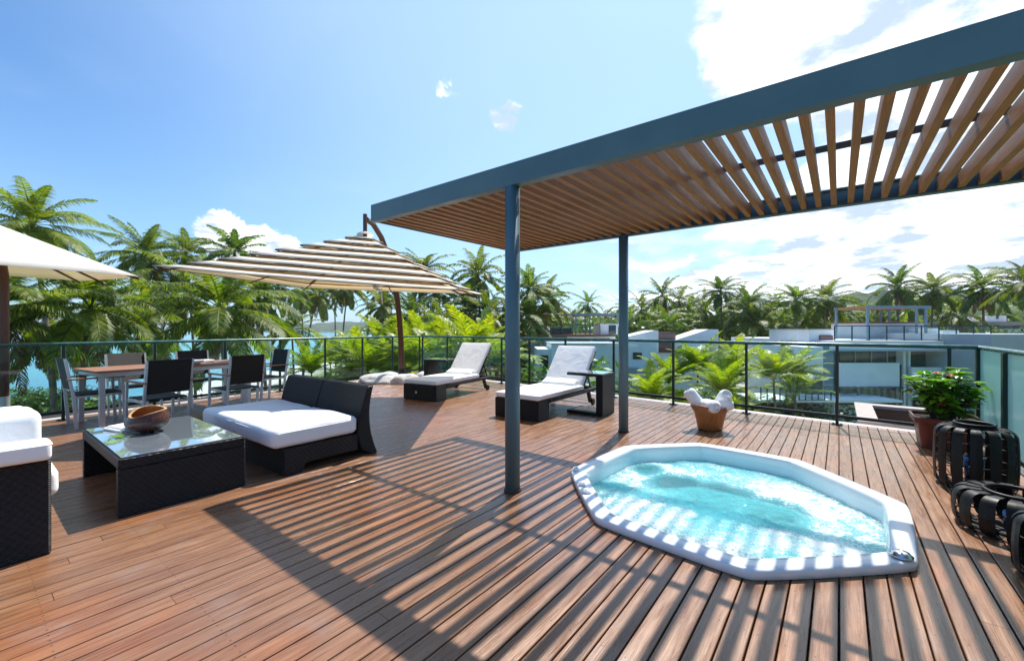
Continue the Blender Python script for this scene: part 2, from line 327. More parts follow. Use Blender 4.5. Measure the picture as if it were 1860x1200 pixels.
# ------------------------------------------------------------------ mesh helpers
class MB:
    def __init__(s): s.v = []; s.f = []; s.sm = []; s.mi = []
    def add(s, vs, fs, smooth=False, mi=0):
        o = len(s.v); s.v += [tuple(v) for v in vs]; s.f += [tuple(i+o for i in f) for f in fs]; s.sm += [smooth]*len(fs); s.mi += [mi]*len(fs)
    def box(s, c, d, rot=0.0, tilt=None, mi=0):
        hx, hy, hz = d[0]/2, d[1]/2, d[2]/2
        m = Matrix.Rotation(rot, 3, 'Z')
        if tilt is not None: m = m @ tilt
        vs = [Vector(c) + m @ Vector((x, y, z)) for z in (-hz, hz) for x, y in ((-hx, -hy), (hx, -hy), (hx, hy), (-hx, hy))]
        s.add(vs, [(3, 2, 1, 0), (4, 5, 6, 7), (0, 1, 5, 4), (1, 2, 6, 5), (2, 3, 7, 6), (3, 0, 4, 7)], False, mi); return s
    def b2(s, x0, x1, y0, y1, z0, z1, mi=0):
        return s.box(((x0+x1)/2, (y0+y1)/2, (z0+z1)/2), (x1-x0, y1-y0, z1-z0), mi=mi)
    def bar(s, a, b, wd, ht, up=Vector((0, 0, 1))):
        a, b = Vector(a), Vector(b); d = (b-a).normalized(); x = d.cross(up)
        if x.length < 1e-4: x = d.cross(Vector((0, 1, 0)))
        x.normalize(); u = x.cross(d)
        vs = [p + x*sx*wd/2 + u*sz*ht/2 for p in (a, b) for sx, sz in ((-1, -1), (1, -1), (1, 1), (-1, 1))]
        s.add(vs, [(0, 1, 2, 3), (7, 6, 5, 4), (0, 4, 5, 1), (1, 5, 6, 2), (2, 6, 7, 3), (3, 7, 4, 0)]); return s
    def tube(s, pts, rad, n=10, cap=True):
        pts = [Vector(p) for p in pts]
        if not isinstance(rad, (list, tuple)): rad = [rad]*len(pts)
        ref = Vector((0.3, 1, 0.1)).normalized(); vs = []; k = len(pts)
        for i, p in enumerate(pts):
            d = (pts[min(i+1, k-1)]-pts[max(i-1, 0)]).normalized()
            x = d.cross(ref)
            if x.length < 0.05: x = d.cross(Vector((1, 0, 0)))
            x.normalize(); y = d.cross(x)
            vs += [p + (x*math.cos(a)+y*math.sin(a))*rad[i] for a in [2*math.pi*j/n for j in range(n)]]
        fs = [(i*n+j, i*n+(j+1) % n, (i+1)*n+(j+1) % n, (i+1)*n+j) for i in range(k-1) for j in range(n)]
        s.add(vs, fs, True)
        if cap: s.add(vs[:n], [tuple(range(n))[::-1]]); s.add(vs[-n:], [tuple(range(n))])
        return s
    def lathe(s, prof, c=(0, 0, 0), n=32, sx=1, sy=1, wob=0.0):
        vs = []; c = Vector(c)
        for r, z in prof:
            for j in range(n):
                a = 2*math.pi*j/n; k = 1 + wob*math.sin(3*a+z*9)
                vs.append(c + Vector((r*k*sx*math.cos(a), r*k*sy*math.sin(a), z)))
        m = len(prof)
        s.add(vs, [(i*n+j, i*n+(j+1) % n, (i+1)*n+(j+1) % n, (i+1)*n+j) for i in range(m-1) for j in range(n)], True); return s
    def prism(s, poly, z0, z1):
        n = len(poly); vs = [(x, y, z0) for x, y in poly]+[(x, y, z1) for x, y in poly]
        s.add(vs, [tuple(range(n))[::-1], tuple(range(n, 2*n))]+[(i, (i+1) % n, n+(i+1) % n, n+i) for i in range(n)]); return s
    def xprism(s, poly, x0, x1):
        """poly in (y, z), extruded along x"""
        n = len(poly); vs = [(x0, y, z) for y, z in poly]+[(x1, y, z) for y, z in poly]
        s.add(vs, [tuple(range(n)), tuple(range(n, 2*n))[::-1]]+[(i, n+i, n+(i+1) % n, (i+1) % n) for i in range(n)]); return s
    def rbox(s, c, d, r, n=8, puff=0.0, nz=0.0, rot=0.0, tilt=None, seed=0):
        """rounded cushion box"""
        c = Vector(c); m = Matrix.Rotation(rot, 3, 'Z')
        if tilt is not None: m = m @ tilt
        hx, hy, hz = d[0]/2, d[1]/2, d[2]/2; r = min(r, hx*.99, hy*.99, hz*.99)
        def seq(h, k):
            k = max(3, k); e = [-h, -h+r*0.15, -h+r*0.4, -h+r*0.7]; inner = [-h+r+(2*h-2*r)*i/k for i in range(k+1)]
            return e+inner+[-x for x in e[::-1]]
        ax = [seq(hx, n), seq(hy, n), seq(hz, 3)]
        H = (hx, hy, hz)
        for ai in range(3):
            b1, b2 = (ai+1) % 3, (ai+2) % 3
            for sg in (-1, 1):
                U, V = ax[b1], ax[b2]; vs = []
                for u in U:
                    for v in V:
                        p = [0, 0, 0]; p[ai] = sg*H[ai]; p[b1] = u; p[b2] = v
                        q = [max(-H[i]+r, min(H[i]-r, p[i])) for i in range(3)]
                        dv = Vector([p[i]-q[i] for i in range(3)])
                        if dv.length > 1e-9: dv = dv.normalized()*r
                        P = Vector(q)+dv
                        if puff: P.z += puff*(1 if P.z > 0 else -0.3)*(1-(P.x/hx)**2)*(1-(P.y/hy)**2)
                        if nz: P += Vector([noise.noise((P*4.2)+Vector((seed*7.1+i*11, 3, i))) for i in range(3)])*nz
                        vs.append(c + m @ P)
                nu, nv = len(U), len(V)
                fs = [(i*nv+j, (i+1)*nv+j, (i+1)*nv+j+1, i*nv+j+1) for i in range(nu-1) for j in range(nv-1)]
                if sg < 0: fs = [f[::-1] for f in fs]
                s.add(vs, fs, True)
        return s
    def build(s, name, m, parent=None, merge=False, bevel=0.0, attr=None):
        me = bpy.data.meshes.new(name); me.from_pydata(s.v, [], s.f); 
        me.polygons.foreach_set('use_smooth', s.sm); 
        for x in (m if isinstance(m, (list, tuple)) else [m]): me.materials.append(x)
        if any(s.mi): me.polygons.foreach_set('material_index', s.mi)
        if attr:
            a = me.attributes.new(attr[0], 'FLOAT', 'POINT'); a.data.foreach_set('value', attr[1])
        if merge:
            bm = bmesh.new(); bm.from_mesh(me); bmesh.ops.remove_doubles(bm, verts=bm.verts, dist=1e-5); bm.to_mesh(me); bm.free()
        me.update()
        o = bpy.data.objects.new(name, me); C.objects.link(o); o.parent = parent
        if bevel:
            b = o.modifiers.new('b', 'BEVEL'); b.width = bevel; b.segments = 2; b.limit_method = 'ANGLE'
        return o

def tag(o, label=None, cat=None, group=None, kind=None):
    if label: o['label'] = label
    if cat: o['category'] = cat
    if group: o['group'] = group
    if kind: o['kind'] = kind
    return o
def thing(name, loc=(0, 0, 0), rot=0.0, label=None, cat=None, group=None):
    o = bpy.data.objects.new(name, None); o.empty_display_size = 0.2; C.objects.link(o)
    o.location = loc; o.rotation_euler = (0, 0, rot); return tag(o, label, cat, group)
def copy_tree(o, parent=None, mats=None):
    c = o.copy(); C.objects.link(c); c.parent = parent
    for ch in [x for x in KIDS.get(o.name, [])]: copy_tree(ch, c)
    return c
KIDS = {}
def register(root):
    """remember children once, so copying does not search the file"""
    for o in list(C.objects):
        if o.parent is not None: KIDS.setdefault(o.parent.name, [])
        if o.parent is not None and o not in KIDS[o.parent.name]: KIDS[o.parent.name].append(o)

# ------------------------------------------------------------------ land, sea, hills
GZ = -7.6
def coast(Z):
    r = -57 + 3*math.sin(Z*0.05)
    if Z > 125: r -= (Z-125)*0.30
    if Z < 45: r -= (45-Z)*0.5
    return r
sea = MB(); sea.add([(-7900, -7900, -8.6), (7900, -7900, -8.6), (7900, 7900, -8.6), (-7900, 7900, -8.6)], [(0, 1, 2, 3)])
tag(sea.build('sea', M['sea']), kind='structure')
rs = [-60+i*1.5 for i in range(0, 30)]; dists = [-40, -20, -10, -6, -4, -2, 0, 2, 4, 7, 10, 14, 20, 30, 45, 65, 90, 120, 160, 220, 300, 420, 600, 900, 1400, 2200, 3500, 5000]
Zs = [-600, -200, -80, -40, -20]+[i*5 for i in range(0, 40)]+[200, 220, 250, 300, 360, 450, 600, 800, 1100, 1600, 2400, 3500, 5000]
vs = []; sand = []
for Z in Zs:
    for dd in dists:
        r = coast(Z)+dd
        p = rz(r, Z); k = min(1, max(0, (dd+4)/12)); z = -9.6+(GZ+9.6)*k
        vs.append((p.x, p.y, z + 0.12*noise.noise(Vector((r, Z, 0))*0.08)*k)); sand.append(1.0 if dd < 16 else (0.5 if dd < 22 else 0.0))
nd = len(dists)
lm = MB(); lm.add(vs, [(i*nd+j, i*nd+j+1, (i+1)*nd+j+1, (i+1)*nd+j) for i in range(len(Zs)-1) for j in range(nd-1)], True)
tag(lm.build('ground', M['land'], attr=('sand', sand)), kind='structure')

def ridge(name, px0, px1, Z0, depth, hfun, m, n=80, rows=10):
    vs = []
    for i in range(n+1):
        px = px0+(px1-px0)*i/n
        for j in range(rows+1):
            v = j/rows; Z = Z0+depth*v; p = rz((px-930)/772*Z0, Z)
            z = -9.0 + hfun(px)*math.sin(math.pi*min(1, v*1.0))**0.7*(1+0.25*noise.noise(Vector((p.x, p.y, 0))*12/Z0)) if 0 < v < 1 else -9.0
            vs.append((p.x, p.y, z))
    k = rows+1; mb = MB(); mb.add(vs, [(i*k+j, (i+1)*k+j, (i+1)*k+j+1, i*k+j+1) for i in range(n) for j in range(rows)], True)
    return tag(mb.build(name, m), kind='structure')
ridge('headland', 380, 960, 1300, 400, lambda p: (34+3*math.sin(p*0.021)+5*noise.noise(Vector((p*0.15, 0, 0))))*max(0.0, min(1, (p-380)/190, (960-p)/120))**0.5, M['headland'], 160)
ridge('hill', 1200, 2300, 380, 260, lambda p: 22+19*max(0, min(1, (p-1470)/60))+9*max(0, min(1, (p-1650)/90)) + 2*math.sin(p*0.03)+5*noise.noise(Vector((p*0.02, 1, 0))), M['hill'], 160, 14)

# ------------------------------------------------------------------ deck
def back_y(x): return 7.30-0.093*x
def left_x(y): return -8.66-0.13*y
TUB = [(-1.90, 3.30), (-1.285, 2.56), (-0.36, 2.465), (0.35, 3.12), (0.40, 4.11), (-0.30, 4.90), (-1.21, 4.97), (-1.83, 4.34)]
def offset(poly, d):
    n = len(poly); out = []
    for i in range(n):
        p0, p, p1 = Vector(poly[i-1]), Vector(poly[i]), Vector(poly[(i+1) % n])
        e0 = (p-p0).normalized(); e1 = (p1-p).normalized()
        n0 = Vector((-e0.y, e0.x)); n1 = Vector((-e1.y, e1.x)); b = (n0+n1)
        b = b/ max(0.2, b.length_squared) * 2
        out.append(tuple(p + b*d))
    return out
def chaikin(poly, it=2, q=0.12):
    for k in range(it):
        out = []; n = len(poly); qq = q if k == 0 else 0.25
        for i in range(n):
            a, b = Vector(poly[i]), Vector(poly[(i+1) % n])
            out += [tuple(a.lerp(b, qq)), tuple(a.lerp(b, 1-qq))]
        poly = out
    return poly
hole = offset(TUB, 0.07)
def hole_range(x):
    ys = []
    n = len(hole)
    for i in range(n):
        a, b = hole[i], hole[(i+1) % n]
        if (a[0]-x)*(b[0]-x) < 0: ys.append(a[1]+(b[1]-a[1])*(x-a[0])/(b[0]-a[0]))
    return (min(ys), max(ys)) if len(ys) >= 2 else None
random.seed(4)
dk = MB(); rnd = []
PITCH = 0.0995; gap = 0.0075
def dbox(x0, x1, y0, y1, g, v):
    n0 = len(dk.v); e = 0.0025; zt = random.uniform(-0.0008, 0.0008)
    # bevelled board top
    vs = [(x0, y0, -0.028), (x1, y0, -0.028), (x1, y1, -0.028), (x0, y1, -0.028), (x0, y0, zt-e), (x1, y0, zt-e), (x1, y1, zt-e), (x0, y1, zt-e),
          (x0+e, y0, zt), (x1-e, y0, zt), (x1-e, y1, zt), (x0+e, y1, zt)]
    dk.add(vs, [(0, 1, 5, 4), (1, 2, 6, 5), (2, 3, 7, 6), (3, 0, 4, 7), (4, 5, 9, 8), (5, 6, 10, 9), (6, 7, 11, 10), (7, 4, 8, 11), (8, 9, 10, 11)])
    rnd.extend([v]*12)
i = 0
x = -9.95
while x < 1.36:
    xc = x+PITCH/2; y0 = -3.2; y1 = back_y(xc)+0.10
    # left edge of the deck: x >= left_x(y)  ->  y >= (-8.66-0.22-x)/0.13
    ymin = max(y0, (-8.88-xc)/0.13)
    segs = [(ymin, y1)]
    hr = hole_range(xc)
    if hr: segs = [(ymin, hr[0]), (hr[1], y1)]
    for a, b in segs:
        c = a; first = True
        while c < b-0.02:
            L = random.uniform(3.4, 5.6) if not first else random.uniform(1.2, 5.0)
            e = min(b, c+L)
            if b-e < 0.35: e = b
            if e-c > 0.02: dbox(x+gap/2, x+PITCH-gap/2, c+0.0012, e-0.0012, gap, random.random())
            c = e; first = False
    x += PITCH; i += 1
tag(dk.build('deck', M['deck'], attr=('rnd', rnd)), kind='structure')
# dark joists and roof slab below the boards (with the spa's opening left free)
sb = MB()
far = [(-9.9, back_y(-9.9)+0.12), (1.36, back_y(1.36)+0.12), (1.36, -3.3), (-8.45, -3.3)]
for (x0, x1) in ((-9.9, -2.05), (0.55, 1.36)):
    sb.prism([(x0, -3.3), (x1, -3.3), (x1, back_y(x1)+0.10), (x0, back_y(x0)+0.10)], -0.30, -0.045)
sb.prism([(-2.05, -3.3), (0.55, -3.3), (0.55, 2.35), (-2.05, 2.35)], -0.30, -0.045)
sb.prism([(-2.05, 5.15), (0.55, 5.15), (0.55, back_y(0.55)+0.10), (-2.05, back_y(-2.05)+0.10)], -0.30, -0.045)
M['under'] = mat('dark_membrane', (0.02, 0.018, 0.017), 0.95)
tag(sb.build('roof_slab', M['under']), kind='structure')
# our building's facade under the deck
fb = MB(); a0 = (1.38, back_y(1.38)+0.14); a1 = (-9.93, back_y(-9.93)+0.14); a2 = (-8.2, -3.4); a3 = (1.38, -3.4)
fb.prism([a3, a0, a1, a2], GZ-0.4, -0.31)
o = fb.build('terrace_building', M['white_wall'])
tag(o, 'pale rendered block directly under the timber roof terrace', 'building')
# light coping strip round the deck edge
cp = MB()
def strip(p, q, wd, z0, z1):
    p, q = Vector((*p, 0)), Vector((*q, 0)); cp.bar(p+Vector((0, 0, (z0+z1)/2)), q+Vector((0, 0, (z0+z1)/2)), wd, z1-z0)
strip((1.45, back_y(1.45)+0.20), (-9.85, back_y(-9.85)+0.20), 0.16, -0.26, -0.004)
strip((-9.88, back_y(-9.9)+0.12), (left_x(-3.2)-0.30, -3.2), 0.20, -0.25, -0.002)
tag(cp.build('deck_kerb', M['concrete']), kind='structure')

# ------------------------------------------------------------------ pergola
pg = thing('pergola', (-2.08, 2.71, 0), 0, 'blue grey steel pergola with a flat roof of brown timber slats over the hot tub', 'pergola')
PX, PY = -2.08, 2.71
XL, XR = -3.93, 4.4
def pgo(mb, name, m, parent=pg, **k):
    o = mb.build(name, m, parent, **k); return o
SL = 0.0125  # rise per metre of y
def pz(y): return 2.435+SL*(y-2.66)
b = MB()
y0 = 2.655; zb = pz(y0)
b.b2(XL-PX, XR-PX, y0-PY, y0-PY+0.014, zb, zb+0.175)               # web
b.b2(XL-PX, XR-PX, y0-PY+0.014, y0-PY+0.085, zb, zb+0.012)         # bottom flange
b.b2(XL-PX, XR-PX, y0-PY+0.014, y0-PY+0.085, zb+0.163, zb+0.175)   # top flange
pgo(b, 'front_beam', M['steel'], bevel=0.002)
b = MB(); y1 = 5.10; zf = pz(y1)
b.b2(XL-PX, XR-PX, y1-PY+0.058, y1-PY+0.072, zf, zf+0.175)
b.b2(XL-PX, XR-PX, y1-PY, y1-PY+0.058, zf, zf+0.012); b.b2(XL-PX, XR-PX, y1-PY, y1-PY+0.058, zf+0.163, zf+0.175)
pgo(b, 'back_beam', M['steel'], bevel=0.002)
tl = Matrix.Rotation(math.atan(SL), 3, 'X')
b = MB(); b.box((XL-PX+0.007, (2.74+5.10)/2-PY, (zb+zf)/2+0.0875), (0.014, 5.10-2.742, 0.170), tilt=tl)
pgo(b, 'end_beam', M['steel'])
b = MB(); ym = 3.80; b.b2(XL-PX+0.014, XR-PX, ym-PY-0.02, ym-PY+0.02, pz(ym)+0.128, pz(ym)+0.165)
pgo(b, 'cross_bar', M['steel_dark'])
x = -3.90; k = 0; random.seed(3)
slat_me = None
while x < XR-0.1 and k < 72:
    if abs(x-0.049-round((x-0.049)/0.12)*0.12) > 1: pass
    b = MB(); jx = random.uniform(-0.004, 0.004); jt = random.uniform(-0.02, 0.02)
    L = 5.095-2.746
    b.box((x-PX+0.023+jx, (2.746+5.095)/2-PY, (zb+zf)/2+0.014+0.055), (0.044, L, 0.11), tilt=tl @ Matrix.Rotation(jt, 3, 'Y'))
    o = pgo(b, 'slat', M['slat']); 
    x += 0.12; k += 1
for (cx, cy) in ((-2.08, 2.71), (-2.16, 5.12)):
    b = MB(); top = pz(cy)+0.002
    b.lathe([(0.0, 0.012), (0.060, 0.012), (0.060, top-0.002), (0.0, top-0.002)], (cx-PX, cy-PY, 0), 28)
    p = pgo(b, 'post', M['steel'])
    b = MB(); b.lathe([(0.0, 0.001), (0.068, 0.001), (0.068, 0.016), (0.0605, 0.020)], (cx-PX, cy-PY, 0), 28); pgo(b, 'foot_collar', M['steel_dark'], p)

# ------------------------------------------------------------------ railings
def tube_post(mb, x, y, z0, z1, wd=0.034, dp=0.05, rot=0.0):
    mb.box((x, y, (z0+z1)/2), (wd, dp, z1-z0), rot)
def railing(name, label, pts, clear=True, wide_post=False):
    """pts: posts along a straight line, first to last"""
    a, b_ = Vector((*pts[0], 0)), Vector((*pts[-1], 0)); dr = (b_-a).normalized(); ang = math.atan2(dr.y, dr.x)
    root = thing(name, a, 0, label, 'railing')
    L = lambda p, z=0: Vector((p[0], p[1], z))-a
    H = 1.085
    mb = MB(); mb.tube([L(pts[0], H)-dr*0.02, L(pts[-1], H)+dr*0.02], 0.024, 12); mb.build('handrail', M['railtop'], root)
    mb = MB(); mb.bar(L(pts[0], 0.115), L(pts[-1], 0.115), 0.030, 0.042); mb.build('bottom_rail', M['rail'], root)
    for p in pts:
        q = L(p); mb = MB()
        mb.box((q.x, q.y, (0.012+H-0.022)/2), (0.034 if not wide_post else 0.07, 0.034 if not wide_post else 0.07, H-0.034), ang)
        po = mb.build('post', M['rail'], root)
        mb = MB(); mb.box((q.x, q.y, 0.007), (0.12, 0.10, 0.010), ang)
        for sx in (-1, 1): mb.lathe([(0, 0.012), (0.009, 0.012), (0.009, 0.022), (0, 0.022)], (q.x+sx*0.042*math.cos(ang), q.y+sx*0.042*math.sin(ang), 0), 8)
        mb.build('base_plate', M['rail'], po)
    for p, q in zip(pts[:-1], pts[1:]):
        pa, pb = L(p), L(q); mb = MB()
        w0 = 0.03 if clear else 0.045
        mb.bar(pa+dr*w0+Vector((0, 0, 0.605)), pb-dr*w0+Vector((0, 0, 0.605)), 0.010, 0.90 if clear else 0.915)
        mb.build('glass_panel', M['glass'] if clear else M['frost'], root)
    return root
lp = [(left_x(y)+0.0, y) for y in [-2.2, -1.17, -0.13, 0.90, 1.95, 3.00, 4.05, 5.10, 6.15, 7.15]]
cor = (-9.70, back_y(-9.70)-0.02)
railing('glass_railing', 'clear glass railing running behind the dining table on the seaward side', lp+[cor])
bx = [-9.70, -9.55+0.0, -8.42, -7.36, -6.37, -5.50, -4.52, -3.40, -2.26, -1.13, -0.02, 1.04, 1.27]
bp = [(x, back_y(x)-0.02) for x in bx[1:]]
railing('glass_railing', 'clear glass railing along the far deck edge behind the sun loungers and towel basket', bp)
rp = [(1.285, back_y(1.285)-0.02), (1.285, 6.16), (1.285, 5.15), (1.285, 4.14), (1.285, 3.13), (1.285, 2.12), (1.285, 1.1)]
railing('frosted_railing', 'frosted glass railing with broad dark posts behind the black lanterns', rp[0:1]+rp[1:], False, True)

# ------------------------------------------------------------------ hot tub
CXT = (sum(p[0] for p in TUB)/8, sum(p[1] for p in TUB)/8)
def piping(mb, c, d, r, z, tilt=None, rot=0.0):
    hx, hy = d[0]/2-0.004, d[1]/2-0.004; pts = []; m_ = Matrix.Rotation(rot, 3, 'Z')
    if tilt is not None: m_ = m_ @ tilt
    for qx, qy, a0 in ((1, 1, 0), (-1, 1, 90), (-1, -1, 180), (1, -1, 270)):
        for i_ in range(5): a_ = R(a0+90*i_/4); pts.append(Vector(c)+m_ @ Vector((qx*(hx-r)+r*math.cos(a_), qy*(hy-r)+r*math.sin(a_), z)))
    mb.tube(pts+[pts[0]], 0.0045, 6, False)
tub = thing('hot_tub', (CXT[0], CXT[1], 0), 0, 'eight sided white hot tub of bubbling turquoise water sunk into the deck', 'hot tub')
TL = [(p[0]-CXT[0], p[1]-CXT[1]) for p in TUB]
def ring(d, z): return [(x, y, z) for x, y in chaikin(offset(TL, d), 3, 0.065)]
def loft(levels, name, m, parent, cap=False):
    mb = MB(); rr = [ring(d, z) for d, z in levels]; n = len(rr[0]); vs = [p for r in rr for p in r]
    fs = [(i*n+j, i*n+(j+1) % n, (i+1)*n+(j+1) % n, (i+1)*n+j) for i in range(len(rr)-1) for j in range(n)]
    mb.add(vs, fs, True)
    if cap: mb.add(rr[-1], [tuple(range(n))])
    return mb.build(name, m, parent)
loft([(0.010, 0.001), (0.0, 0.006), (-0.002, 0.044), (0.002, 0.054), (0.010, 0.058), (0.060, 0.060), (0.108, 0.058), (0.120, 0.050), (0.126, 0.03), (0.130, -0.01)], 'rim', M['acryl'], tub)
loft([(0.130, -0.01), (0.136, -0.10), (0.150, -0.22), (0.18, -0.30)], 'basin_wall', M['spa_wall'], tub)
loft([(0.18, -0.30), (0.215, -0.345), (0.28, -0.36), (0.36, -0.362)], 'bench', M['spa_shell'], tub)
r0 = ring(0.36, -0.362); WC = (-0.80-CXT[0], 4.0-CXT[1])
def well(h, w_, z, base):
    out = []
    for x_, y_, _ in base:
        a = math.atan2(y_-WC[1], x_-WC[0]); c_, s_ = abs(math.cos(a)), abs(math.sin(a)); q = 1/((c_/h)**3.4+(s_/w_)**3.4)**(1/3.4)
        out.append((WC[0]+q*math.cos(a), WC[1]+q*math.sin(a), z))
    return out
def rings_mesh(rr_, name, m, cap=False):
    n_ = len(rr_[0]); b_ = MB(); b_.add([p for r_ in rr_ for p in r_], [(i_*n_+j_, i_*n_+(j_+1) % n_, (i_+1)*n_+(j_+1) % n_, (i_+1)*n_+j_) for i_ in range(len(rr_)-1) for j_ in range(n_)], True)
    if cap: b_.add(rr_[-1], [tuple(range(n_))])
    return b_.build(name, m, tub)
rings_mesh([r0, well(0.62, 0.37, -0.372, r0)], 'bench_floor', M['spa_shell'])
rings_mesh([well(0.62, 0.37, -0.372, r0), well(0.595, 0.345, -0.39, r0), well(0.56, 0.31, -0.70, r0), well(0.50, 0.26, -0.75, r0)], 'footwell', M['spa_deep'], True)
# water: rings from the rim to the centre, ruffled
mb = MB(); rr = []
outer = chaikin(offset(TL, 0.1335), 3, 0.065); n = len(outer); K = 46
cx0 = sum(p[0] for p in outer)/n; cy0 = sum(p[1] for p in outer)/n
dn = []
for (ax, ay), (bx_, by_) in zip(outer, outer[1:]+outer[:1]):
    L = math.hypot(bx_-ax, by_-ay); q = max(1, int(L/0.05))
    for j in range(q): dn.append((ax+(bx_-ax)*j/q, ay+(by_-ay)*j/q))
n = len(dn)
for kk in range(K):
    f = 1-kk/K
    for x, y in dn:
        X, Y = cx0+(x-cx0)*f, cy0+(y-cy0)*f; P = Vector((X+CXT[0], Y+CXT[1], 0))
        g = 0 if kk == 0 else 1
        z = -0.095+g*(0.013*noise.noise(P*5.5)+0.009*noise.noise(P*14+Vector((3, 1, 0)))+0.004*noise.noise(P*34))
        for (jx, jy, jr, jh) in ((-1.42, 4.22, 0.22, 0.05), (-0.05, 3.35, 0.25, 0.03), (-0.3, 4.2, 0.3, 0.025), (-1.2, 3.2, 0.25, 0.03), (-0.5, 2.95, 0.2, 0.02)):
            q = math.hypot(P.x-jx, P.y-jy)
            if q < jr: z += g*jh*(1-q/jr)**1.3*(0.55+0.9*abs(noise.noise(P*22)))
        mb.v.append((X, Y, z)); 
for kk in range(K-1):
    for j in range(n):
        mb.f.append((kk*n+j, kk*n+(j+1) % n, (kk+1)*n+(j+1) % n, (kk+1)*n+j)); mb.sm.append(True); mb.mi.append(0)
mb.v.append((cx0, cy0, -0.095))
for j in range(n): mb.f.append(((K-1)*n+j, (K-1)*n+(j+1) % n, K*n)); mb.sm.append(True); mb.mi.append(0)
wt = mb.build('water', M['spa_water'], tub)
# water material measures from the world, so give it local offsets
for nd_ in M['spa_water'].node_tree.nodes:
    if nd_.type == 'VECT_MATH' and nd_.operation == 'DISTANCE':
        v = nd_.inputs[1].default_value; nd_.inputs[1].default_value = (v[0]-CXT[0], v[1]-CXT[1], v[2])
def rimpt(px, py): 
    Z = 772*(CH-0.068)/(py-597); p = at(px, Z, 0); return p.x-CXT[0], p.y-CXT[1]
for px, py, r in ((1046, 852, 0.026), (1057, 879, 0.024), (1066, 892, 0.030), (1637, 1008, 0.042)):
    x, y = rimpt(px, py); b = MB()
    b.lathe([(0, 0.066), (r*1.25, 0.066), (r*1.25, 0.072), (r, 0.074), (r*0.92, 0.086), (r*0.4, 0.088), (0, 0.088)], (x, y, 0), 20)
    b.b2(x-r*0.12, x+r*0.12, y-r*0.7, y+r*0.7, 0.086, 0.094)
    b.build('control_knob', M['chrome'] if r > 0.04 else M['acryl'], tub)
for ang, dd in ((0.5, 0.195), (1.2, 0.195), (1.75, 0.195), (2.5, 0.195), (3.4, 0.195), (4.4, 0.195), (5.6, 0.195)):
    pass
for (px, py) in ((1308, 856), (1530, 925), (1420, 880)):
    # round jets low on the far wall, seen through the water
    p = at(px, 772*(CH+0.22)/(py-597), 0); b = MB()
    b.lathe([(0, -0.355), (0.045, -0.355), (0.05, -0.365), (0.05, -0.385)], (p.x-CXT[0], p.y-CXT[1], 0), 16)
    b.build('jet', M['chrome'], tub)

# ------------------------------------------------------------------ seating and tables
def bevel_slab(mb, x0, x1, y0, y1, z0, z1): return mb.b2(x0, x1, y0, y1, z0, z1)
# double chaise
dc = thing('double_chaise', (-4.73, 2.2, 0), 0, 'black woven double chaise with curved backrests and two thick white seat cushions', 'chaise')
def loc(root, x, y): return x-root.location.x, y-root.location.y
for k, (xa, xb) in enumerate(((-5.62, -4.745), (-4.735, -3.86))):
    x0, x1 = xa-dc.location.x, xb-dc.location.x; yo = -dc.location.y
    base = [(1.74, 0.0), (1.74, 0.245), (2.40, 0.245), (2.52, 0.22), (2.50, 0.10), (2.40, 0.085), (1.90, 0.085), (1.88, 0.0)]
    b = MB(); b.xprism([(y+yo, z) for y, z in [(1.735, 0.0), (1.735, 0.24), (2.46, 0.24), (2.46, 0.075), (1.93, 0.075), (1.90, 0.0)]], x0, x1)
    b.build('base', M['wicker'], dc, bevel=0.012)
    b = MB()
    out = []; inn = []
    for i in range(11):
        u = i/10; z = 0.72*u
        yy = 2.545 + 0.15*(1-u)**2.2*1.0 - 0.0 + 0.14*u**2.2*0.75
        out.append((yy, z))
        if z > 0.0: pass
    for i in range(9):
        u = i/8; z = 0.705-(0.705-0.235)*u; inn.append((2.545-0.075*0+0.105*(z/0.72)**2.2-0.07-0.03*u, z))
    foot = [(2.50, 0.075), (2.60, 0.0)]
    b.xprism([(y+yo, z) for y, z in out+inn+foot][::1], x0, x1)
    b.build('backrest', M['wicker'], dc, bevel=0.014)
    b = MB(); b.rbox(((x0+x1)/2, 2.075+yo-0.02, 0.335), (x1-x0+0.0-0.01, 0.83, 0.175), 0.055, 9, 0.022, 0.006, seed=k)
    for z_ in (0.048, -0.048): piping(b, ((x0+x1)/2, 2.075+yo-0.02, 0.335), (x1-x0-0.01, 0.83), 0.05, z_)
    b.build('seat_cushion', M['white'], dc)
# coffee table
ct = thing('coffee_table', (-4.59, 1.06, 0), 0, 'low black woven coffee table with a glass top, carrying the wooden bowl', 'coffee table')
b = MB(); X0, X1, Y0, Y1 = -5.285+4.59, -3.90+4.59, 0.66-1.06, 1.445-1.06
b.b2(X0, X1, Y0, Y1, 0.335, 0.405)
b.build('table_frame', M['wicker'], ct, bevel=0.008)
for xa in (X0, X1-0.07):
    b = MB(); b.b2(xa, xa+0.07, Y0, Y1, 0.004, 0.333); b.build('side_panel', M['wicker'], ct, bevel=0.006)
b = MB(); b.b2(X0+0.02, X1-0.02, Y0+0.02, Y1-0.02, 0.407, 0.416); b.build('glass_top', M['tabletop_glass'], ct, bevel=0.002)
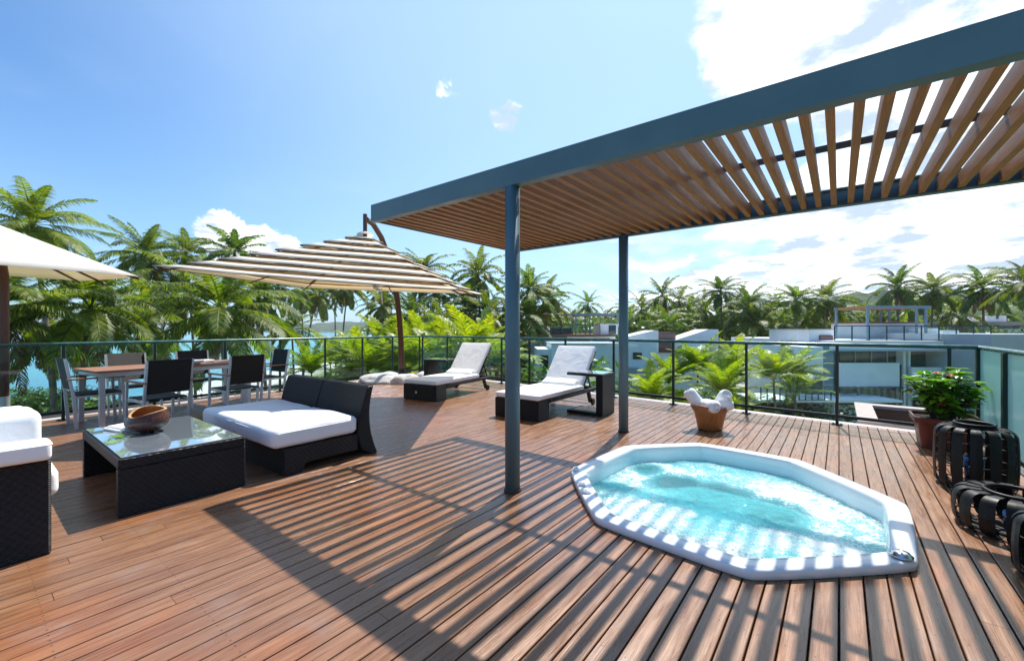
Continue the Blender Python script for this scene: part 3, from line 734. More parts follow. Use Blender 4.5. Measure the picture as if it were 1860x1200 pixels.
# sofa at the left edge
so = thing('lounge_sofa', (-4.5, -0.35, 0), 0, 'black woven lounge sofa with white cushions at the left edge, nearest the camera', 'sofa')
b = MB(); b.b2(-0.985+0.06, 0.885-0.06, -0.75, 0.66, 0.05, 0.30); b.build('seat_base', M['wicker'], so, bevel=0.01)
for xa in (-0.985, 0.805):
    b = MB(); b.b2(xa, xa+0.08, -0.80, 0.675, 0.0, 0.545); b.build('arm', M['wicker'], so, bevel=0.012)
b = MB(); b.b2(-0.90, 0.80, -0.86, -0.76, 0.0, 0.66); b.build('backrest', M['wicker'], so, bevel=0.012)
for k, (xa, xb) in enumerate(((-0.90, -0.055), (-0.045, 0.80))):
    b = MB(); b.rbox(((xa+xb)/2, 0.005, 0.385), (xb-xa, 1.42, 0.17), 0.05, 8, 0.02, 0.006, seed=k+3); piping(b, ((xa+xb)/2, 0.005, 0.385), (xb-xa, 1.42), 0.05, 0.045); b.build('seat_cushion', M['white'], so)
for xa in (-0.945, 0.845):
    b = MB(); b.rbox((xa-0.03*(xa > 0), -0.04, 0.598), (0.20, 1.44, 0.102), 0.028, 9, 0.006, 0.006, seed=xa > 0); piping(b, (xa-0.03*(xa > 0), -0.04, 0.598), (0.20, 1.44), 0.03, 0.036); b.build('arm_cushion', M['white'], so)
b = MB(); b.rbox((-0.10, 0.22, 0.60), (0.46, 0.95, 0.25), 0.055, 8, 0.02, 0.012, rot=0.03, seed=5)
b.build('throw_pillow', M['white'], so)
for k, xa in enumerate((-0.45, 0.36)):
    b = MB(); b.rbox((xa, -0.62, 0.66), (0.76, 0.20, 0.42), 0.08, 8, 0.0, 0.012, tilt=Matrix.Rotation(-0.2, 3, 'X'), seed=6+k); b.build('back_cushion', M['white'], so)

# bowl, napkin and leaf on the coffee table
bowl = thing('wooden_bowl', (-4.72, 0.99, 0.4165), 0.25, 'deep polished wooden bowl with a pale wavy rim on the coffee table', 'bowl'); bowl.scale = (0.82, 0.82, 0.95)
def bowl_pt(a, u, inner):
    ph = u*2.05; r = 0.205*math.sin(min(ph, 1.62))+0.03*(1-u) - max(0, u-0.75)*0.13
    hgt = 0.185 + 0.030*math.cos(a-1.7) + 0.012*math.cos(2*a+0.5)
    z = hgt*u**1.55
    if inner: r = max(0.0, r-0.018*(0.4+u)); z += 0.014*(1-u)
    return Vector((r*1.06*math.cos(a), r*0.86*math.sin(a), z))
for inner, nm, mt in ((False, 'bowl_body', M['bowl']), (True, 'bowl_inside', M['amber'])):
    b = MB(); n = 48; vs = [bowl_pt(2*math.pi*j/n, i/14, inner) for i in range(15) for j in range(n)]
    b.add(vs, [(i*n+j, i*n+(j+1) % n, (i+1)*n+(j+1) % n, (i+1)*n+j) for i in range(14) for j in range(n)], True)
    b.add(vs[:n], [tuple(range(n))[::-1]]); b.build(nm, mt, bowl)
b = MB(); n = 48; vs = []
for f in (0, 1):
    for j in range(n): vs.append(bowl_pt(2*math.pi*j/n, 1, bool(f))+Vector((0, 0, 0.0015)))
b.add(vs, [(j, (j+1) % n, n+(j+1) % n, n+j) for j in range(n)], True); b.build('rim', M['amber_rim'], bowl)
b = MB()
b.rbox((0, 0, 0.010), (0.27, 0.17, 0.020), 0.008, 8, 0.002, 0.004, seed=2); b.rbox((0.012, 0.01, 0.028), (0.25, 0.15, 0.016), 0.007, 8, 0.006, 0.005, seed=9)
o = b.build('folded_napkin', M['white']); o.location = (-4.98, 0.88, 0.4172); o.rotation_euler = (0, 0, 0.3)
tag(o, 'folded white napkins lying beside the wooden bowl on the coffee table', 'napkin')
b = MB()
for a in (-0.5, 0.2, 0.9):
    v = []
    for i in range(6):
        u = i/5; wd = 0.022*math.sin(math.pi*(u*0.9+0.05)); c_ = Vector((u*0.11*math.cos(a), u*0.11*math.sin(a), 0.004+0.02*math.sin(u*3)))
        s_ = Vector((-math.sin(a), math.cos(a), 0))*wd; v += [c_-s_, c_+s_]
    b.add(v, [(2*i, 2*i+1, 2*i+3, 2*i+2) for i in range(5)], True)
o = b.build('leaf_sprig', M['potleaf']); o.location = (-4.60, 0.80, 0.418); o.rotation_euler = (0, 0, 3.5)
tag(o, 'small green leaf sprig tucked under the wooden bowl', 'leaves')

# ------------------------------------------------------------------ dining set
DA = math.radians(7.4)      # table and seaward rail are turned a little
def dpos(u, v, z=0):        # u along the table (roughly +Y), v towards the camera side (+X)
    return Vector((-7.60, 1.07, 0)) + Vector((-math.sin(DA), math.cos(DA), 0))*u + Vector((math.cos(DA), math.sin(DA), 0))*v + Vector((0, 0, z))
tcn = dpos(1.0, -0.44)
dt = thing('dining_table', tcn, DA, 'long dining table with a reddish timber slatted top and square metal legs', 'table')
b = MB(); b.b2(-0.44, 0.44, -1.0, -0.985, 0.722, 0.75)
for k in range(8):
    b.b2(-0.44+k*0.11+0.002, -0.44+(k+1)*0.11-0.002, -0.983, 0.983, 0.722, 0.750)
b.b2(-0.44, 0.44, 0.985, 1.0, 0.722, 0.75); b.build('tabletop', M['teak'], dt)
b = MB(); b.b2(-0.405, 0.405, -0.945, -0.905, 0.665, 0.720); b.b2(-0.405, 0.405, 0.905, 0.945, 0.665, 0.720)
b.b2(-0.405, -0.365, -0.903, 0.903, 0.665, 0.720); b.b2(0.365, 0.405, -0.903, 0.903, 0.665, 0.720); b.build('frame', M['alu'], dt)
for sx in (-1, 1):
    for sy in (-1, 1):
        b = MB(); b.box((sx*0.385, sy*0.925, 0.333), (0.055, 0.055, 0.662)); b.build('leg', M['alu'], dt)
def make_chair():
    """faces +Y, back at y=-0.24"""
    r = thing('dining_chair')
    tb = Matrix.Rotation(R(10), 3, 'X')
    b = MB(); b.b2(-0.225, 0.225, -0.20, 0.25, 0.425, 0.445); b.build('seat', M['wicker_chair'], r, bevel=0.006)
    b = MB(); b.box((0, -0.285, 0.715), (0.46, 0.022, 0.42), tilt=tb); b.build('backrest', M['wicker_chair'], r, bevel=0.006)
    for s in (-1, 1):
        b = MB(); b.bar((s*0.235, -0.21, 0.0), (s*0.235, -0.235, 0.42), 0.024, 0.036, Vector((0, 1, 0)))
        b.bar((s*0.236, -0.232, 0.40), (s*0.236, -0.315, 0.915), 0.024, 0.030, Vector((0, 1, 0))); b.build('leg', M['alu'], r)
        b = MB(); b.bar((s*0.245, 0.27, 0.0), (s*0.245, 0.235, 0.635), 0.024, 0.034, Vector((0, 1, 0))); b.build('leg', M['alu'], r)
        b = MB(); b.box((s*0.245, -0.02, 0.648), (0.045, 0.56, 0.020)); b.build('armrest', M['teak'], r, bevel=0.004)
        b = MB(); b.b2(s*0.235-0.011, s*0.235+0.011, -0.215, 0.24, 0.40, 0.424); b.build('seat_rail', M['alu'], r)
    return r
chair0 = make_chair(); register(chair0)
G = 'dining chairs round the long timber table'
spots = [((-6.86, 1.55), math.pi/2+DA, 'black dining chair on the camera side of the table, nearer to the wooden bowl'),
         ((-7.07, 2.50), math.pi/2+DA, 'black dining chair on the camera side of the table, left of the double chaise'),
         ((-8.50, 1.62), -math.pi/2+DA, 'black woven dining chair on the sea side of the table, left of the white crockery'),
         ((-8.66, 2.52), -math.pi/2+DA, 'black woven dining chair on the sea side of the table, right of the white crockery'),
         ((-8.06, 1.12), 0.05, 'dining armchair at the left head of the table, seen from the side'),
         ((-8.22, 3.36), math.pi+0.12, 'dining armchair at the right head of the table, backed by the railing and greenery')]
for i, (p, a, lab) in enumerate(spots):
    c = chair0 if i == 0 else copy_tree(chair0)
    c.location = (p[0], p[1], 0); c.rotation_euler = (0, 0, a); tag(c, lab, 'chair', G)
# crockery
for k, (u, v, lab) in enumerate(((0.98, -0.30, 'white bowl on the dining table, the left of the two'), (1.22, -0.22, 'white bowl on the dining table, the right of the two'))):
    b = MB(); b.lathe([(0, 0.001), (0.05, 0.001), (0.09, 0.03), (0.115, 0.062), (0.110, 0.062), (0.085, 0.033), (0, 0.010)], (0, 0, 0), 24)
    o = b.build('white_bowl', M['acryl']); o.location = dpos(u, v, 0.7505); tag(o, lab, 'bowl', 'white bowls on the dining table')
b = MB(); b.rbox((0, 0, 0.02), (0.22, 0.16, 0.04), 0.015, 8, 0.01, 0.01, seed=4); o = b.build('table_napkin', M['white']); o.location = dpos(1.50, -0.5, 0.7505)
tag(o, 'crumpled white napkin on the far half of the dining table', 'napkin')

# ------------------------------------------------------------------ sun loungers and their tables
def make_lounger():
    """foot at y=0, head towards +y, right edge x=+0.39"""
    r = thing('sun_lounger')
    b = MB(); b.b2(-0.385, 0.385, 0.0, 0.30, 0.004, 0.285); b.build('foot_box', M['wicker'], r, bevel=0.010)
    b = MB(); b.b2(-0.39, -0.335, 0.302, 1.98, 0.225, 0.285); b.b2(0.335, 0.39, 0.302, 1.98, 0.225, 0.285); b.b2(-0.333, 0.333, 1.93, 1.98, 0.225, 0.285)
    b.b2(-0.333, 0.333, 0.302, 1.40, 0.255, 0.283); b.build('frame', M['wicker'], r, bevel=0.006)
    for s in (-1, 1):
        b = MB(); b.bar((s*0.36, 1.62, 0.224), (s*0.36, 1.70, 0.05), 0.05, 0.055, Vector((0, 1, 0))); l = b.build('leg', M['wicker'], r)
        b = MB(); n = 20; vs = [(s*0.36+dx, 1.70+0.055*math.cos(2*math.pi*j/n), 0.056+0.055*math.sin(2*math.pi*j/n)) for dx in (s*0.03, s*0.06) for j in range(n)]
        b.add(vs, [(j, (j+1) % n, n+(j+1) % n, n+j) for j in range(n)]+[tuple(range(n)), tuple(range(n, 2*n))[::-1]]); b.build('wheel', M['blackp'], l)
    A = R(50); tl_ = Matrix.Rotation(A, 3, 'X'); hy, hz = 1.42, 0.30; L = 0.80
    cvec = Vector((0, hy, hz)) + tl_ @ Vector((0, L/2, -0.02))
    b = MB(); b.box(cvec, (0.70, L, 0.035), tilt=tl_); b.build('back_frame', M['wicker'], r, bevel=0.006)
    b = MB(); e = Vector((0.26, hy+0.33, hz+0.36)); b.tube([(-0.26, hy+0.31, hz+0.30), (-0.26, 1.90, 0.27)], 0.012, 8); b.tube([(0.26, hy+0.31, hz+0.30), (0.26, 1.90, 0.27)], 0.012, 8)
    b.tube([(-0.26, 1.90, 0.27), (0.26, 1.90, 0.27)], 0.012, 8); b.build('prop_bar', M['blackp'], r)
    b = MB(); b.rbox((0, 0.71, 0.328), (0.77, 1.42, 0.082), 0.030, 10, 0.010, 0.004, seed=1); piping(b, (0, 0.71, 0.328), (0.77, 1.42), 0.03, 0.026); b.build('seat_cushion', M['white'], r)
    c2 = Vector((0, hy-0.02, hz+0.02)) + tl_ @ Vector((0, L/2+0.01, 0.045))
    b = MB(); b.rbox(c2, (0.74, L+0.02, 0.080), 0.030, 9, 0.012, 0.004, tilt=tl_, seed=2); b.build('back_cushion', M['white'], r)
    b = MB(); b.rbox((0, hy-0.16, 0.405), (0.62, 0.20, 0.07), 0.033, 8, 0.006, 0.006, tilt=Matrix.Rotation(0.35, 3, 'X'), seed=3); b.build('headrest_pillow', M['white'], r)
    return r
lg = make_lounger(); register(lg)
LG = 'black woven sun loungers with white mattresses'
lg.location = (-3.70, 4.90, 0); lg.rotation_euler = (0, 0, R(1.5)); tag(lg, 'white cushioned sun lounger beside the tall side table, partly behind the front pergola post', 'sun lounger', LG)
l2 = copy_tree(lg); l2.location = (-6.05, 5.10, 0); l2.rotation_euler = (0, 0, R(9)); b = MB(); b.b2(-0.10, -0.055, -0.004, -0.0005, 0.12, 0.165); b.build('maker_plate', M['chrome'], l2)
tag(l2, 'white cushioned sun lounger farther left, next to the parasol pole and its stone base', 'sun lounger', LG)
def side_table(loc_, rot, label, flip=1):
    r = thing('side_table', loc_, rot, label, 'side table', 'C shaped black side tables beside the loungers')
    b = MB(); b.b2(0.30-0.11*1, 0.30, -0.22, 0.22, 0.03, 0.585); b.build('upright', M['wicker'], r, bevel=0.008)
    b = MB(); b.b2(-0.30, 0.30, -0.22, 0.22, 0.587, 0.625); b.build('top', M['wicker'], r, bevel=0.006)
    b = MB(); b.b2(-0.285, 0.285, -0.205, 0.205, 0.627, 0.634); b.build('glass_top', M['tabletop_glass'], r)
    b = MB(); b.b2(-0.30, 0.30, -0.22, 0.22, 0.004, 0.029); b.b2(-0.30, 0.185, -0.22, 0.22, 0.030, 0.05); b.build('foot_plate', M['wicker'], r, bevel=0.005)
    return r
side_table((-3.06, 5.98, 0), 0.02, 'C shaped black side table standing right of the lounger nearest the spa')
side_table((-7.05, 6.55, 0), math.pi+0.2, 'C shaped black side table between the umbrella pole and the left lounger')

# ------------------------------------------------------------------ umbrellas
def ray(px, py, z): 
    Z = 772*(CH-z)/(py-597); return at(px, Z, z)
# layered square canopy
um = thing('cantilever_umbrella', (-8.97, 6.98, 0), 0, 'cantilever umbrella with a canopy of overlapping cream strips on a curved dark wooden pole', 'umbrella')
U0 = um.location.copy()
cN, cL, cR = Vector((-3.72, 3.87, 1.74)), Vector((-6.77, 1.46, 2.05)), Vector((-6.14, 6.93, 2.02))
cF = cL+cR-cN-Vector((0, 0, 0.17)); cen = (cL+cR)/2; nrm = (cR-cN).cross(cL-cN).normalized()
if nrm.z < 0: nrm = -nrm
apex = cen + nrm*0.86
corners = [cN, cR, cF, cL]
def cpt(k, f, t_=0.0):
    """corner k scaled by f from the axis, on the slope, lerped towards corner k+1"""
    a = corners[k % 4]; c_ = corners[(k+1) % 4]; p = a.lerp(c_, t_); base = cen.lerp(p, f)
    # slightly bellied slope
    hgt = 0.86*max(0.0, 1-f)**1.12
    return base + nrm*hgt
NL = 8
M['tan_canvas'] = mat('tan_for_sunlit_underside', (0.74, 0.50, 0.19), 0.85, 0, 0.1, 0.05, 5)
def _tr(m, c, f):
    t_ = NT(m.node_tree); b_ = t_.n['Principled BSDF']; q = t_.new('ShaderNodeBsdfTranslucent', {'Color': c}); x_ = t_.new('ShaderNodeMixShader', {0: f})
    t_.l.new(b_.outputs[0], x_.inputs[1]); t_.l.new(q.outputs[0], x_.inputs[2]); t_.l.new(x_.outputs[0], t_.n['Material Output'].inputs[0])
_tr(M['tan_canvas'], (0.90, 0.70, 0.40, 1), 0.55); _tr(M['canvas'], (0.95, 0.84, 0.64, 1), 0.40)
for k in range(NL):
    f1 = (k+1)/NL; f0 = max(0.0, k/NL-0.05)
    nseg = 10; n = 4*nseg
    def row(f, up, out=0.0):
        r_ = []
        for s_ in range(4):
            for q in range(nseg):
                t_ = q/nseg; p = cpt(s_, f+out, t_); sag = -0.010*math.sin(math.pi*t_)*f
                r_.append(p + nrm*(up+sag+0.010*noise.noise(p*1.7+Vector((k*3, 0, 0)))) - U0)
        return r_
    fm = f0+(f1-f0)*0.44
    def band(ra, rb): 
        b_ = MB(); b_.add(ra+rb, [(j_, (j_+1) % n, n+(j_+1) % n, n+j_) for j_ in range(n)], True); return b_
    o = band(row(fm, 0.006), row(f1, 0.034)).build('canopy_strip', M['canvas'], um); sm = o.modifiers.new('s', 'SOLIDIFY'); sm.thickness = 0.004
    if k: o = band(row(f0, -0.022), row(fm, 0.0058)).build('tan_strip', M['tan_canvas'], um)  # tan colour imitates the glow of sunlit canvas underside between strips
    band(row(f1, 0.031, 0.0012), row(f1, 0.017 if k < NL-1 else 0.024, 0.0012)).build('gap_shade_band', M['steel_dark'], um)  # dark band painted in for the shaded gap below each strip
for s_ in range(4):
    for t_ in (0.0, 0.5):
        b = MB(); b.tube([cpt(s_, 0.03, t_)-nrm*0.06-U0, cpt(s_, 0.5, t_)-nrm*0.06-U0, cpt(s_, 0.99, t_)-nrm*0.035-U0], [0.014, 0.013, 0.010], 8); b.build('rib', M['polewood'], um)
def ppt(t_, z): p = Vector((-8.97, 6.98, 0)).lerp(Vector((apex.x, apex.y, 0)), t_); return Vector((p.x, p.y, z))-U0
path = [(0, 0.05), (0.012, 0.5), (0.04, 1.0), (0.09, 1.5), (0.17, 2.0), (0.30, 2.48), (0.47, 2.88), (0.66, 3.13), (0.85, 3.22), (0.985, 3.17)]
b = MB(); b.tube([ppt(*q) for q in path], [0.075, 0.072, 0.07, 0.068, 0.065, 0.062, 0.058, 0.054, 0.05, 0.048], 14); b.build('pole', M['polewood'], um)
b = MB(); b.tube([ppt(0, 0.02), ppt(0.006, 0.28)], [0.088, 0.086], 16); b.build('pole_sleeve', M['blackp'], um)
b = MB(); b.tube([apex-U0+Vector((0, 0, -0.12)), apex-U0+Vector((0, 0, 3.24-apex.z))], 0.035, 12); b.build('hanger', M['polewood'], um)
b = MB(); b.lathe([(0, 0.055), (0.05, 0.05), (0.12, 0.02), (0.14, -0.01)], apex-U0+Vector((0, 0, 0.0)), 18); b.build('finial_cap', M['canvas'], um)
b = MB(); h0 = cN.lerp(cR, 0.22)-U0; b.tube([cN.lerp(cL, 0.27)-U0+Vector((0, 0, -0.02)), cN.lerp(cL, 0.27)-U0+Vector((0.01, 0.01, -0.21))], 0.010, 6); b.build('tie_strap', M['canvas'], um)
# stones under the pole
sg = 'pale rounded stones weighing down the parasol base'
random.seed(12)
for k, (dx, dy, sx, sy, sz, lab) in enumerate(((-0.05, -0.62, 1.25, 0.80, 0.15, 'largest pale flat stone of the umbrella base, in front of the pole'), (0.62, -0.40, 0.75, 0.65, 0.17, 'pale stone of the umbrella base next to the left lounger'), (-0.55, -0.05, 0.65, 0.75, 0.14, 'pale stone of the umbrella base left of the pole, by the railing'), (0.48, 0.32, 0.55, 0.60, 0.16, 'pale stone of the umbrella base behind the pole'))):
    bm = bmesh.new(); bmesh.ops.create_icosphere(bm, subdivisions=4, radius=0.5)
    for v in bm.verts:
        nn = noise.noise(v.co*2.6+Vector((k*5, 0, 0)))
        v.co *= 1+0.20*nn; v.co.x *= sx; v.co.y *= sy; v.co.z *= sz*2.2
        v.co.z = max(v.co.z, -sz*0.2)+sz*0.2
    me = bpy.data.meshes.new('base_stone'); bm.to_mesh(me); bm.free()
    for p in me.polygons: p.use_smooth = True
    me.materials.append(M['stone']); o = bpy.data.objects.new('base_stone', me); C.objects.link(o)
    o.location = (-8.97+dx+0.1, 6.98+dy-0.05, 0.002); o.rotation_euler = (0, 0, k*0.6); tag(o, lab, 'stone', sg)

# plain umbrella at the left edge
tip, Fc, Nc = rz(-5.0, 5.69, 2.0), rz(-7.49, 7.37, 2.13), rz(-6.68, 3.20, 2.03)
wcn = Fc+Nc-tip; wc = [tip, Fc, wcn, Nc]; wcen = (Fc+Nc)/2
u2 = thing('white_umbrella', rz(-6.78, 5.67), 0, 'plain white umbrella on a dark wooden pole at the left edge of the picture', 'umbrella')
V0 = u2.location.copy(); wap = Vector((wcen.x, wcen.y, 2.86))
b = MB(); n = 12; vs = []; rows = 10
for i in range(rows+1):
    f = i/rows
    for s_ in range(4):
        for q in range(n):
            p = wc[s_].lerp(wc[(s_+1) % 4], q/n); base = wcen.lerp(p, f); z = base.z + (wap.z-wcen.z)*(1-f)**1.05 - 0.008*math.sin(math.pi*q/n)*f*f
            vs.append(Vector((base.x, base.y, z))-V0)
k4 = 4*n
b.add(vs, [(i*k4+j, i*k4+(j+1) % k4, (i+1)*k4+(j+1) % k4, (i+1)*k4+j) for i in range(rows) for j in range(k4)], True)
o = b.build('canopy', M['canvas'], u2); sm = o.modifiers.new('s', 'SOLIDIFY'); sm.thickness = 0.004
b = MB(); vs = []
for f, dz_ in ((0.0, 0.085), (0.12, 0.06), (0.24, 0.045)):
    for s_ in range(4):
        for q in range(n):
            p = wc[s_].lerp(wc[(s_+1) % 4], q/n); base = wcen.lerp(p, f); vs.append(Vector((base.x, base.y, base.z+(wap.z-wcen.z)*(1-f)**1.05+dz_))-V0)
b.add(vs, [(i*k4+j, i*k4+(j+1) % k4, (i+1)*k4+(j+1) % k4, (i+1)*k4+j) for i in range(2) for j in range(k4)], True)
o = b.build('vent_flap', M['canvas'], u2); sm = o.modifiers.new('s', 'SOLIDIFY'); sm.thickness = 0.004
for s_ in range(4):
    for t_ in (0.0, 0.5):
        e = wc[s_].lerp(wc[(s_+1) % 4], t_); b = MB(); b.tube([wap-V0+Vector((0, 0, -0.10)), wcen.lerp(e, 0.5)-V0+Vector((0, 0, (wap.z-wcen.z)*0.5-0.07)), e-V0+Vector((0, 0, -0.03-0.05*(t_ > 0)))], 0.016, 8); b.build('rib', M['polewood'], u2)
b = MB(); aa = wap-V0
b.tube([(0, 0, 0.3), (0, 0, 1.2), (0, 0, 2.0), Vector((0, 0, 2.6)).lerp(aa, 0.15), Vector((0, 0, 3.0)).lerp(Vector((aa.x, aa.y, 3.0)), 0.6), Vector((aa.x, aa.y, 3.08))], [0.05]*3+[0.048, 0.045, 0.04], 14); b.build('pole', M['polewood'], u2)
b = MB(); b.tube([(0, 0, 0.0), (0, 0, 0.40)], 0.058, 16); b.build('pole_sleeve', M['alu'], u2)
b = MB(); b.tube([aa+Vector((0, 0, -0.1)), Vector((aa.x, aa.y, 3.10))], 0.03, 10); b.build('hanger', M['polewood'], u2)

# ------------------------------------------------------------------ towel basket
tbk = thing('towel_basket', (-1.33, 5.92, 0), 0, 'flared amber wooden basket standing by the far railing behind the hot tub', 'basket')
b = MB(); n = 40; vs = []
prof = [(0.0, 0.004), (0.135, 0.004), (0.150, 0.03), (0.165, 0.12), (0.190, 0.22), (0.238, 0.315), (0.226, 0.318), (0.175, 0.22), (0.150, 0.10), (0.0, 0.06)]
for r_, z in prof:
    for j in range(n):
        a = 2*math.pi*j/n; k = 1+0.03*math.sin(5*a+1)+0.02*math.sin(3*a); vs.append((r_*k*math.cos(a), r_*k*math.sin(a), z+(0.015*math.sin(3*a+0.7) if z > 0.3 else 0)))
b.add(vs, [(i*n+j, i*n+(j+1) % n, (i+1)*n+(j+1) % n, (i+1)*n+j) for i in range(len(prof)-1) for j in range(n)], True); b.build('basket_body', M['amber'], tbk)
def towel(c, ax, L, r, lab, seed):
    ax = Vector(ax).normalized(); x = ax.cross(Vector((0, 0, 1))).normalized() if abs(ax.z) < 0.95 else Vector((1, 0, 0)); y = ax.cross(x)
    b = MB(); n = 28; ks = 14; vs = []
    for i in range(ks+1):
        u = i/ks; s_ = (u-0.5)*L; e = min(u, 1-u)*ks; rr_ = r*(0.80+0.20*min(1, e/1.6)**0.6)
        for j in range(n):
            a = 2*math.pi*j/n; k = 1+0.035*noise.noise(Vector((math.cos(a)*1.4, math.sin(a)*1.4, u*4+seed*5)))+(0.07 if j == 3 else 0)
            vs.append((x*math.cos(a)+y*math.sin(a))*rr_*k + ax*s_)
    b.add(vs, [(i*n+j, i*n+(j+1) % n, (i+1)*n+(j+1) % n, (i+1)*n+j) for i in range(ks) for j in range(n)], True)
    # rolled spiral on both ends
    for e, sg_ in ((0, -1), (ks, 1)):
        ring0 = [Vector(v) for v in vs[e*n:(e+1)*n]]; cc = sum(ring0, Vector())/n
        prev = ring0; 
        for q, (ff, dd) in enumerate(((0.80, 0.012), (0.62, -0.006), (0.46, 0.010), (0.30, -0.004), (0.12, 0.006))):
            cur = [cc+(p-cc)*ff+ax*sg_*dd for p in ring0]
            b.add(prev+cur, [(j, (j+1) % n, n+(j+1) % n, n+j) for j in range(n)], True); prev = cur
        b.add(prev, [tuple(range(n))])
    o = b.build('rolled_towel', M['towel']); o.location = c; return tag(o, lab, 'towel', 'rolled white towels in the wooden basket')
towel((-1.50, 5.86, 0.385), (-0.55, -0.15, 0.75), 0.25, 0.080, 'rolled white towel leaning out of the left side of the basket', 1)
towel((-1.30, 5.80, 0.325), (1, -0.9, 0.06), 0.25, 0.080, 'rolled white towel lying across the front middle of the basket', 2)
towel((-1.18, 5.99, 0.40), (0.45, -0.7, 0.62), 0.25, 0.080, 'rolled white towel standing at the right of the basket, its coiled end showing', 3)
towel((-1.14, 5.90, 0.335), (0.9, 0.2, 0.10), 0.17, 0.062, 'rolled white towel poking out low at the right rim of the basket', 4)

# ------------------------------------------------------------------ potted plant
pt = thing('potted_plant', (0.93, 6.62, 0), 0, 'leafy plant with red flowers in a square dark red pot by the railing corner', 'potted plant')
b = MB(); 
def sq(h, z, c_=0.06, n=5):
    out = []
    for qx, qy, a0 in ((1, 1, 0), (-1, 1, 90), (-1, -1, 180), (1, -1, 270)):
        for i in range(n): a = R(a0+90*i/(n-1)); out.append((qx*(h-c_)+c_*math.cos(a), qy*(h-c_)+c_*math.sin(a), z))
    return out
lev = [(0.18, 0.003), (0.215, 0.005), (0.245, 0.27), (0.275, 0.275), (0.28, 0.335), (0.262, 0.338), (0.255, 0.30), (0.10, 0.29)]
rr = [sq(h, z) for h, z in lev]; n = 20
b.add([p for r_ in rr for p in r_], [(i*n+j, i*n+(j+1) % n, (i+1)*n+(j+1) % n, (i+1)*n+j) for i in range(len(rr)-1) for j in range(n)], False); b.build('pot', M['terracotta'], pt, bevel=0.004)
b = MB(); b.add(sq(0.258, 0.302), [tuple(range(20))]); b.build('soil', M['soil'], pt)
random.seed(8)
stems = MB(); lv = MB(); fl = MB(); tips = []
def leafblade(mb, p, d, L, W, fold=0.25, droop=0.3):
    d = Vector(d).normalized(); x = d.cross(Vector((0, 0, 1)))
    if x.length < .1: x = Vector((1, 0, 0))
    x.normalize(); u = x.cross(d); vs = []; q = 6
    for i in range(q+1):
        t_ = i/q; wd = W*math.sin(math.pi*min(1, (t_*0.93+0.035)))**0.75; c_ = Vector(p)+d*L*t_-Vector((0, 0, 1))*droop*L*t_*t_
        vs += [c_-x*wd+u*wd*fold, c_, c_+x*wd+u*wd*fold]
    mb.add(vs, [(3*i, 3*i+1, 3*i+4, 3*i+3) for i in range(q)]+[(3*i+1, 3*i+2, 3*i+5, 3*i+4) for i in range(q)], True)
for s_ in range(34):
    a = random.uniform(0, 2*math.pi); p = Vector((random.uniform(-.1, .1), random.uniform(-.1, .1), 0.28)); d = Vector((math.cos(a)*random.uniform(.1, .95), math.sin(a)*random.uniform(.1, .8), 1)).normalized()
    L = random.uniform(0.28, 0.56) if s_ else 0.6; pts = [p]; 
    for i in range(8):
        d = (d+Vector((random.uniform(-.13, .13), random.uniform(-.13, .13), 0.02))).normalized(); pts.append(pts[-1]+d*L/8)
        if i > 1:
            for w_ in range(4):
                aa = random.uniform(0, 6.28); ld = Vector((math.cos(aa), math.sin(aa), random.uniform(-.1, .7)))
                leafblade(lv, pts[-1], ld, random.uniform(0.08, 0.15), random.uniform(0.026, 0.044), 0.3, random.uniform(0, .5))
    stems.tube(pts, [0.008-0.0006*i for i in range(9)], 6); tips.append(pts[-1])
    for w_ in range(6):
        aa = w_*1.05+random.random(); leafblade(lv, pts[-1], (math.cos(aa), math.sin(aa), 0.5), random.uniform(.07, .12), .026)
stems.build('stems', M['branch'], pt); lv.build('leaves', M['potleaf'], pt)
for tt in (Vector((-0.28, -0.10, 0.60)), Vector((-0.06, -0.27, 0.50)), Vector((-0.08, -0.1, 0.82)), Vector((0.02, -0.12, 0.80))):
    f_ = MB()
    for w_ in range(9):
        aa = w_*0.7; leafblade(f_, tt, (math.cos(aa), math.sin(aa)-0.3, 0.5 if w_ % 2 else 0.1), 0.035, 0.013)
    f_.build('flower', M['flower'], pt)

